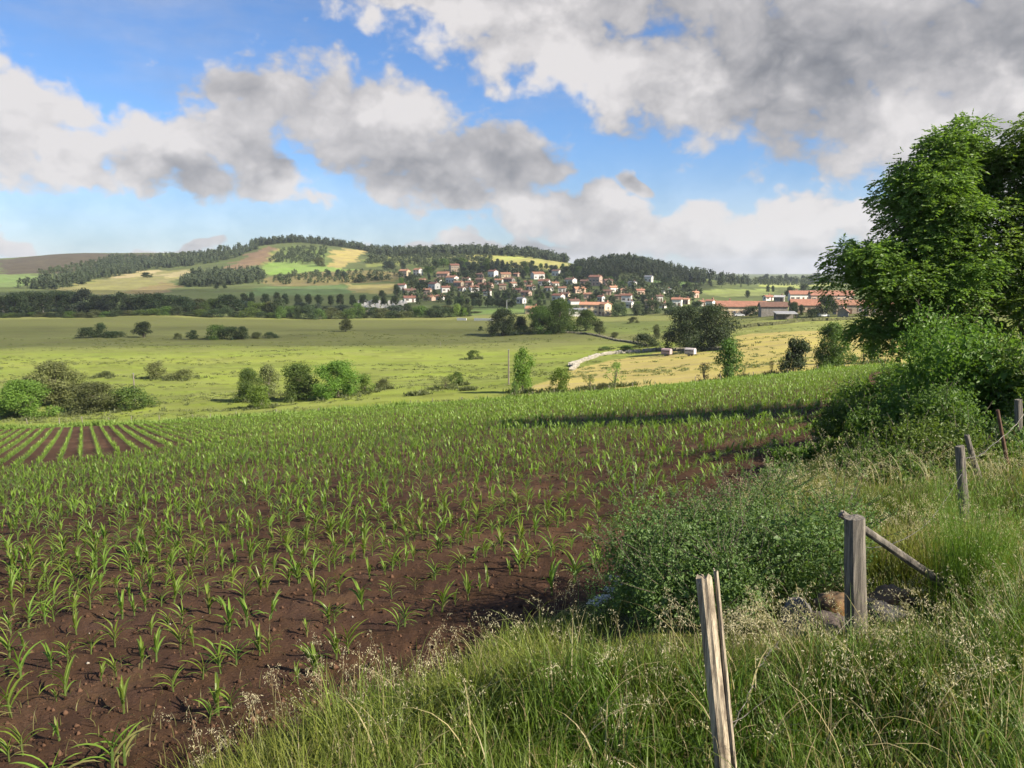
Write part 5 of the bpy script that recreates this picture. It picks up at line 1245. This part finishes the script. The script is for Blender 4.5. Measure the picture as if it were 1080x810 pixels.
# ------------------------------------------------------------------ the tall ash trees at right
ASH = leafy('ash_leaf', (.142, .210, .048), .5, scale=.55, var=.3, rough=.42, randv=.15)
def ash(label, base, Y, ells, n_leaf, forks, g):
    """ells: clump envelopes (px, py, rx, ry in photo px, depth offset m)"""
    root = empty('ash_tree', base, 0, label, 'tree'); s = Y / F; bl = []; B = np.array(base)
    for (px_, py, rx, ry, dy) in ells:
        k = max(3, int(rx * ry / 185))
        cx = (px_ - CX) / F * Y; cz = slope(px_, py) * Y
        for i in range(k):
            d = rand_dirs(1, g)[0] * g.uniform(.35, 1.0); r_ = g.uniform(.38, .68)
            bl.append((cx + d[0] * rx * s * .85 - B[0], Y + dy + d[1] * rx * s * .6 - B[1], cz + d[2] * ry * s * .85 - B[2], r_ * g.uniform(1, 1.5), r_ * g.uniform(1, 1.5), r_ * .88))
    b = np.array(bl); a = b[:, 3] * b[:, 4]; k = g.choice(len(b), n_leaf, p=a / a.sum()); d = rand_dirs(n_leaf, g)
    d[:, 2] = np.where(g.random(n_leaf) < .6, np.abs(d[:, 2]), d[:, 2]); rad = 1 - .42 * g.random(n_leaf) ** 1.5 + .12 * g.normal(size=n_leaf)
    c = b[k, :3] + d * b[k, 3:] * rad[:, None]
    out = nrmz(d * [1, 1, .4] + rand_dirs(n_leaf, g) * .6); out[:, 2] = out[:, 2] * .8 - .30; out = nrmz(out)     # each compound leaf droops outward
    side = nrmz(np.cross(out, [0, 0, 1.0])); V = []; Q = []; n = 0; L = g.uniform(.22, .38, n_leaf)
    for j, (t, sg) in enumerate([(.3, 1), (.3, -1), (.55, 1), (.55, -1), (.8, 1), (.8, -1), (.95, 0)]):
        p = c + out * (L * t)[:, None]; p[:, 2] -= .25 * L * t * t
        ax = out * (.55 if sg else 1) + side * sg * .9; ax[:, 2] -= .15
        lv, lq = leaf_quads(p, ax, np.array([0, 0, .8]) + g.normal(size=p.shape) * .7, L * .42 * g.uniform(.8, 1.2, n_leaf), L * .20); V.append(lv); Q.append(lq + n); n += len(lv)
    obj('crown', mesh_np('crown', np.vstack(V), [np.vstack(Q)], ASH), root)
    mb = MB(); ctr = []
    for (fx, fy, dy) in forks:
        e = np.array([(fx - CX) / F * (Y + dy) - B[0], Y + dy - B[1], slope(fx, fy) * (Y + dy) - B[2]]); s0 = np.array([0, 0, -.3]); m = np.array([e[0] * .25, e[1] * .25, e[2] * .55]); t = np.linspace(0, 1, 12)[:, None]
        path = (1 - t) ** 2 * s0 + 2 * t * (1 - t) * m + t * t * e + np.column_stack([np.sin(np.linspace(0, 9, 12)) * .06, np.cos(np.linspace(0, 8, 12)) * .06, np.zeros(12)])
        mb.tube(path, np.linspace(.17, .03, 12), 8); ctr += [path[i] for i in range(4, 12)]
    mb.build('trunk', BARK, root); ctr = np.array(ctr); mb = MB()
    for q in bl:
        e = np.array(q[:3]); dd_ = np.linalg.norm(ctr - e, axis=1) + .8 * np.maximum(0, ctr[:, 2] - e[2]); s0 = ctr[int(np.argmin(dd_))]; m = (s0 + e) / 2 + [g.normal() * .12, g.normal() * .12, -.15]; t = np.linspace(0, 1, 6)[:, None]
        mb.tube((1 - t) ** 2 * s0 + 2 * t * (1 - t) * m + t * t * e, np.linspace(.034, .010, 6), 5)
        for _ in range(3):
            d2 = rand_dirs(1, g)[0] * .55; mb.tube([e, e + d2 * .5 + [0, 0, .04], e + d2], [.010, .007, .003], 4)
    mb.build('branches', BARK, root)
ga = np.random.default_rng(12)
e1 = [(925, 300, 40, 34, -.9), (975, 300, 40, 34, -1.2), (970, 225, 40, 34, -.9), (985, 158, 40, 34, 0), (945, 200, 32, 32, -.3), (985, 180, 42, 42, 0), (1018, 170, 34, 34, .6), (955, 205, 26, 26, -.4), (948, 240, 46, 34, -.6), (915, 262, 36, 34, -.5), (898, 285, 24, 26, 0), (985, 240, 44, 36, -.8), (940, 290, 44, 36, -.4), (1010, 285, 46, 40, -1.0), (960, 330, 46, 36, -.6), (935, 352, 26, 24, -.2), (1015, 340, 40, 34, -.8), (990, 205, 44, 30, .8), (1022, 215, 26, 24, .6)]
e2 = [(1072, 160, 34, 32, .5), (1100, 170, 50, 50, 0), (1085, 215, 44, 34, 0), (1062, 260, 34, 30, -.4), (1110, 260, 50, 44, 0), (1090, 310, 46, 40, -.5), (1055, 320, 30, 26, -.8), (1150, 220, 40, 60, 0)]
p = at_depth(1000, 26); ash('tall leafy ash tree with the full rounded crown at right', p, 26, e1, 19000, [(985, 175, 0), (1018, 170, .5), (935, 250, -.5), (950, 320, -.4), (1010, 280, -.8), (905, 275, -.3)], ga)
p = at_depth(1095, 25); ash('second ash tree cut off by the right border', p, 25, e2, 10500, [(1075, 165, .3), (1105, 170, 0), (1068, 255, -.4), (1110, 250, 0), (1060, 315, -.6)], ga)

# ------------------------------------------------------------------ fence posts, rail, wire, stones
def pt(px_, py, Y):
    U_, s_ = ray(px_, py); return np.array([U_ * Y, Y, s_ * Y])
def timber_mat(name, a, b, sc_=34):
    m, t, out = new_mat(name); tcn = N(t, 'ShaderNodeTexCoord')
    mp = N(t, 'ShaderNodeMapping', ins={'Vector': tcn.outputs['Generated'], 'Scale': (1, 1, .05)})
    nz = N(t, 'ShaderNodeTexNoise', ins={'Vector': mp.outputs[0], 'Scale': sc_ * .35, 'Detail': 9.0, 'Roughness': .7}); n2_ = N(t, 'ShaderNodeTexNoise', ins={'Vector': tcn.outputs['Generated'], 'Scale': 7.0, 'Detail': 5.0})
    f = smooth(t, nz.outputs['Fac'], .36, .66); c = mixc(t, f, a, b); c = mixc(t, M(t, 'MULTIPLY', smooth(t, n2_.outputs['Fac'], .55, .75), .45), c, (.11, .115, .075))
    p_ = N(t, 'ShaderNodeBsdfPrincipled', ins={'Base Color': c, 'Roughness': .9}); bp = N(t, 'ShaderNodeBump', ins={'Strength': .8, 'Distance': .006, 'Height': nz.outputs['Fac']}); t.links.new(bp.outputs[0], p_.inputs['Normal'])
    t.links.new(p_.outputs[0], out.inputs[0]); return m
GREYW = timber_mat('grey_timber', (.06, .053, .044), (.22, .192, .155)); PALEW = timber_mat('split_timber', (.13, .10, .07), (.46, .385, .275))
def log(a, b, r0, r1, g, ns=18, nr=14, jag=0.0, half=None, grain=.06):
    """a weathered round (or split) timber from a to b with grooves along the grain and a rough end"""
    a = np.array(a, float); b = np.array(b, float); ax = nrmz((b - a)[None])[0]; u = nrmz(np.cross(ax, [0, 1.0, .01])[None])[0]; w = np.cross(ax, u); th = np.linspace(0, 2 * np.pi, ns, endpoint=False)
    gr = 1 + grain * g.normal(size=ns); endj = jag * g.random(ns); V = []
    for i in range(nr + 1):
        t = i / nr; r_ = (r0 + (r1 - r0) * t) * gr * (1 + .02 * g.normal(size=ns)); x = np.cos(th) * r_; y = np.sin(th) * r_
        if half is not None: x = x * half[0]; y = y * half[1]
        p_ = a + (b - a) * t + np.outer(x, u) + np.outer(y, w)
        if i == nr: p_ = p_ - ax * endj[:, None]
        V.append(p_)
    V = np.vstack(V); i = np.arange(nr)[:, None] * ns + np.arange(ns)[None]; j = np.arange(nr)[:, None] * ns + (np.arange(ns)[None] + 1) % ns
    q = np.stack([i, j, j + ns, i + ns], -1).reshape(-1, 4); k = len(V); V = np.vstack([V, b - ax * jag * .35, a]); tri = [(k, nr * ns + e, nr * ns + (e + 1) % ns) for e in range(ns)] + [(k + 1, (e + 1) % ns, e) for e in range(ns)]
    return V, q, tri
gp = np.random.default_rng(8)
def ground_foot(px_, Y, sink=.25):
    p = at_depth(px_, Y); return p - np.array([0, 0, sink])
def post(name, label, parts, mat, cat='fence post'):
    base = np.array(parts[0][0]); root = empty(name, base, 0, label, cat)
    for (a, b, r0, r1, jag, half, nm, m_) in parts:
        mb = MB(); v, q, t = log(np.array(a) - base, np.array(b) - base, r0, r1, gp, jag=jag, half=half, grain=.06 if half else .018); mb.add(v, q, t); mb.build(nm, m_ or mat, root)
    return root
f1 = ground_foot(775, 2.95); t1 = pt(742, 604, 3.2); f1b = ground_foot(784, 2.95); t1b = pt(754, 598, 3.21)
post('fence_post', 'split weathered fence post with a jagged top nearest the viewer', [(f1, t1, .035, .031, .06, (1.0, .9), 'main_shaft', PALEW), (f1b + [.0, -.012, 0], t1b + [0, -.012, 0], .016, .012, .03, (.75, 1.3), 'split_sliver', PALEW)], PALEW)
f2 = ground_foot(906, 4.55); t2 = pt(901, 545, 4.55)
post('fence_post', 'thick grey upright fence post with flat top beside the bush', [(f2, t2, .066, .058, .008, None, 'shaft', GREYW)], GREYW)
f3 = ground_foot(1022, 7.3); t3 = pt(1012, 470, 7.3)
post('fence_post', 'slim grey fence post leaning slightly before the hedge', [(f3, t3, .046, .040, .01, None, 'shaft', GREYW)], GREYW)
f4 = ground_foot(1040, 9.6); t4 = pt(1019, 458, 9.6)
post('fence_post', 'thin stick post leaning left behind the slim grey post', [(f4, t4, .042, .03, .02, None, 'shaft', GREYW)], GREYW)
f5 = ground_foot(1068, 10.5); t5 = pt(1052, 432, 10.5)
post('fence_post', 'rusty brown thin stake leaning left near the right border', [(f5, t5, .028, .02, .01, None, 'shaft', plain('rusty_stake', (.13, .075, .05), .9, .4, 20))], GREYW)
f6 = ground_foot(1076, 11.5); t6 = pt(1074, 421, 11.5)
post('fence_post', 'grey fence post at the right border above the rusty stake', [(f6, t6, .055, .05, .01, None, 'shaft', GREYW)], GREYW)
ra, rb_ = pt(1012, 628, 5.0), pt(886, 541, 4.66); ra[2] = float(height(ra[0], ra[1], False)) + .05 if ra[2] < float(height(ra[0], ra[1], False)) + .02 else ra[2]
v, q, t = log(ra, rb_, .027, .024, gp, jag=.03, half=(1.0, .7)); mb = MB(); mb.add(v - rb_, q, t); o = mb.build('fence_rail', GREYW, None, rb_); tag(o, 'broken rail sloping down behind the thick grey post', 'rail')
WIRE = plain('wire', (.20, .18, .16), .5, .3, 40, metal=.5)
def wire(label, pts, r=.0022, sag=0.0, barbs=True):
    P_ = []
    for a, b in zip(pts[:-1], pts[1:]):
        a, b = np.array(a), np.array(b); t = np.linspace(0, 1, 12)[:, None]; q_ = a + (b - a) * t; q_[:, 2] -= sag * 4 * (t[:, 0] * (1 - t[:, 0])); P_.append(q_ if not P_ else q_[1:])
    P_ = np.vstack(P_); P_[1:-1] += gp.normal(size=P_[1:-1].shape) * .004; mb = MB(); mb.tube(P_ - P_[0], r, 5)
    if barbs:
        for i in range(3, len(P_) - 1, 4):
            for s_ in (-1, 1): mb.tube([P_[i] - P_[0] - [.012, 0, .012 * s_], P_[i] - P_[0] + [.012, 0, .012 * s_]], r * .6, 3)
    o = mb.build('fence_wire', WIRE, None, P_[0]); tag(o, label, 'wire'); return o
wire('loose wire rising from the split post into the grass', [pt(735, 806, 3.3), pt(768, 783, 3.27), pt(800, 705, 3.7), pt(822, 676, 4.1)])
wire('fence wire between the split post and the thick grey post', [pt(765, 765, 3.26), pt(900, 650, 4.48)], sag=.06)
wire('pale sagging wire from the slim grey post to the right border', [pt(1015, 482, 7.25), pt(1048, 468, 9.2), pt(1085, 428, 10.0)], r=.0035, sag=.06)
wire('wire from the thick grey post to the slim grey post', [pt(903, 575, 4.5), pt(1014, 500, 7.22)], sag=.22)
def rock(label, px_, py, Y, s, cols, g, sink=.0):
    import bmesh as bmm
    bm = bmm.new(); bmm.ops.create_icosphere(bm, subdivisions=4, radius=1.0); co = np.array([v.co[:] for v in bm.verts])
    k = g.normal(size=(9, 3)); k = nrmz(k); dd_ = co @ k.T; f = 1 - .34 * np.maximum(0, dd_ - .55).sum(1) * 1.4; ns_ = fbm(co[:, 0] * 4 + px_, co[:, 1] * 4 + co[:, 2] * 3, 5, .6)
    co = co * (f * (.70 + .6 * ns_))[:, None] * np.array(s)
    for v, c in zip(bm.verts, co): v.co = c
    me = bpy.data.meshes.new('rock'); bm.to_mesh(me); bm.free(); me.polygons.foreach_set('use_smooth', np.ones(len(me.polygons), bool))
    me.materials.append(plain('rock_' + str(px_), cols[0], .95, .5, 3.2, .8, c2=cols[1], bdist=.03)); p = pt(px_, py, Y); gh = float(height(p[0], p[1], False)); p[2] = min(max(p[2], gh + s[2] * .1), gh + s[2] * .3)
    tag(obj('rock', me, None, p), label, 'rock')
gr_ = np.random.default_rng(3)
rock('rock with rusty orange lichen left of the thick grey post', 884, 634, 4.95, (.17, .15, .13), ((.22, .115, .038), (.09, .07, .05)), gr_)
rock('tan rock with orange patches right of the thick grey post', 934, 622, 5.15, (.18, .15, .12), ((.20, .125, .075), (.10, .08, .06)), gr_)
rock('grey rock low beside the dark bush', 838, 658, 4.75, (.13, .13, .16), ((.17, .16, .15), (.05, .045, .04)), gr_)
rock('grey rock right below the tan rock', 930, 655, 4.9, (.16, .14, .11), ((.10, .095, .088), (.05, .047, .044)), gr_)
rock('brownish rock under the rusty orange one', 878, 670, 4.75, (.15, .14, .10), ((.15, .12, .105), (.07, .055, .05)), gr_)
# cow parsley beside the bush
FLOW = leafy('petal', (.75, .75, .70), .3, var=.05, randv=0, tcol=(1, 1, 1)); STEM = plain('flower_stem', (.10, .14, .045), .7)
for i, (px_, py, Y) in enumerate([(656, 598, 6.5), (664, 602, 6.45), (644, 608, 6.4), (650, 614, 6.3), (640, 621, 6.2), (630, 631, 6.05), (637, 629, 6.1), (624, 636, 6.0)]):
    tpz = pt(px_, py, Y); b_ = np.array([tpz[0] + .02, tpz[1], gz(tpz[0], tpz[1])]); Hh = max(tpz[2] - b_[2], .18)
    root = empty('white_flower', b_, gs.uniform(0, 6), f'white umbel flower by the field margin, {ordinal(i)} from the top of its patch', 'flower', 'white umbel flowers by the bush')
    mb = MB(); mb.tube([(0, 0, -.05), (.01, 0, Hh * .5), (0, 0, Hh * .86)], [.004, .003, .003], 5); V = []
    for k in range(13):
        a = k * 2.4; rr_ = .05 * math.sqrt(k / 13); e = np.array([rr_ * math.cos(a), rr_ * math.sin(a), Hh - rr_ * .15]); mb.tube([(0, 0, Hh * .86), e], .0012, 3, cap=False); V += [e + gs.normal(size=3) * [.009, .009, .003] for _ in range(9)]
    mb.build('stem', STEM, root); V = np.array(V); lv, lq = leaf_quads(V, gs.normal(size=V.shape) * [1, 1, .15], np.array([0, 0, 1.0]) + gs.normal(size=V.shape) * .3, .017, .014); obj('umbel', mesh_np('umbel', lv, [lq], FLOW), root)
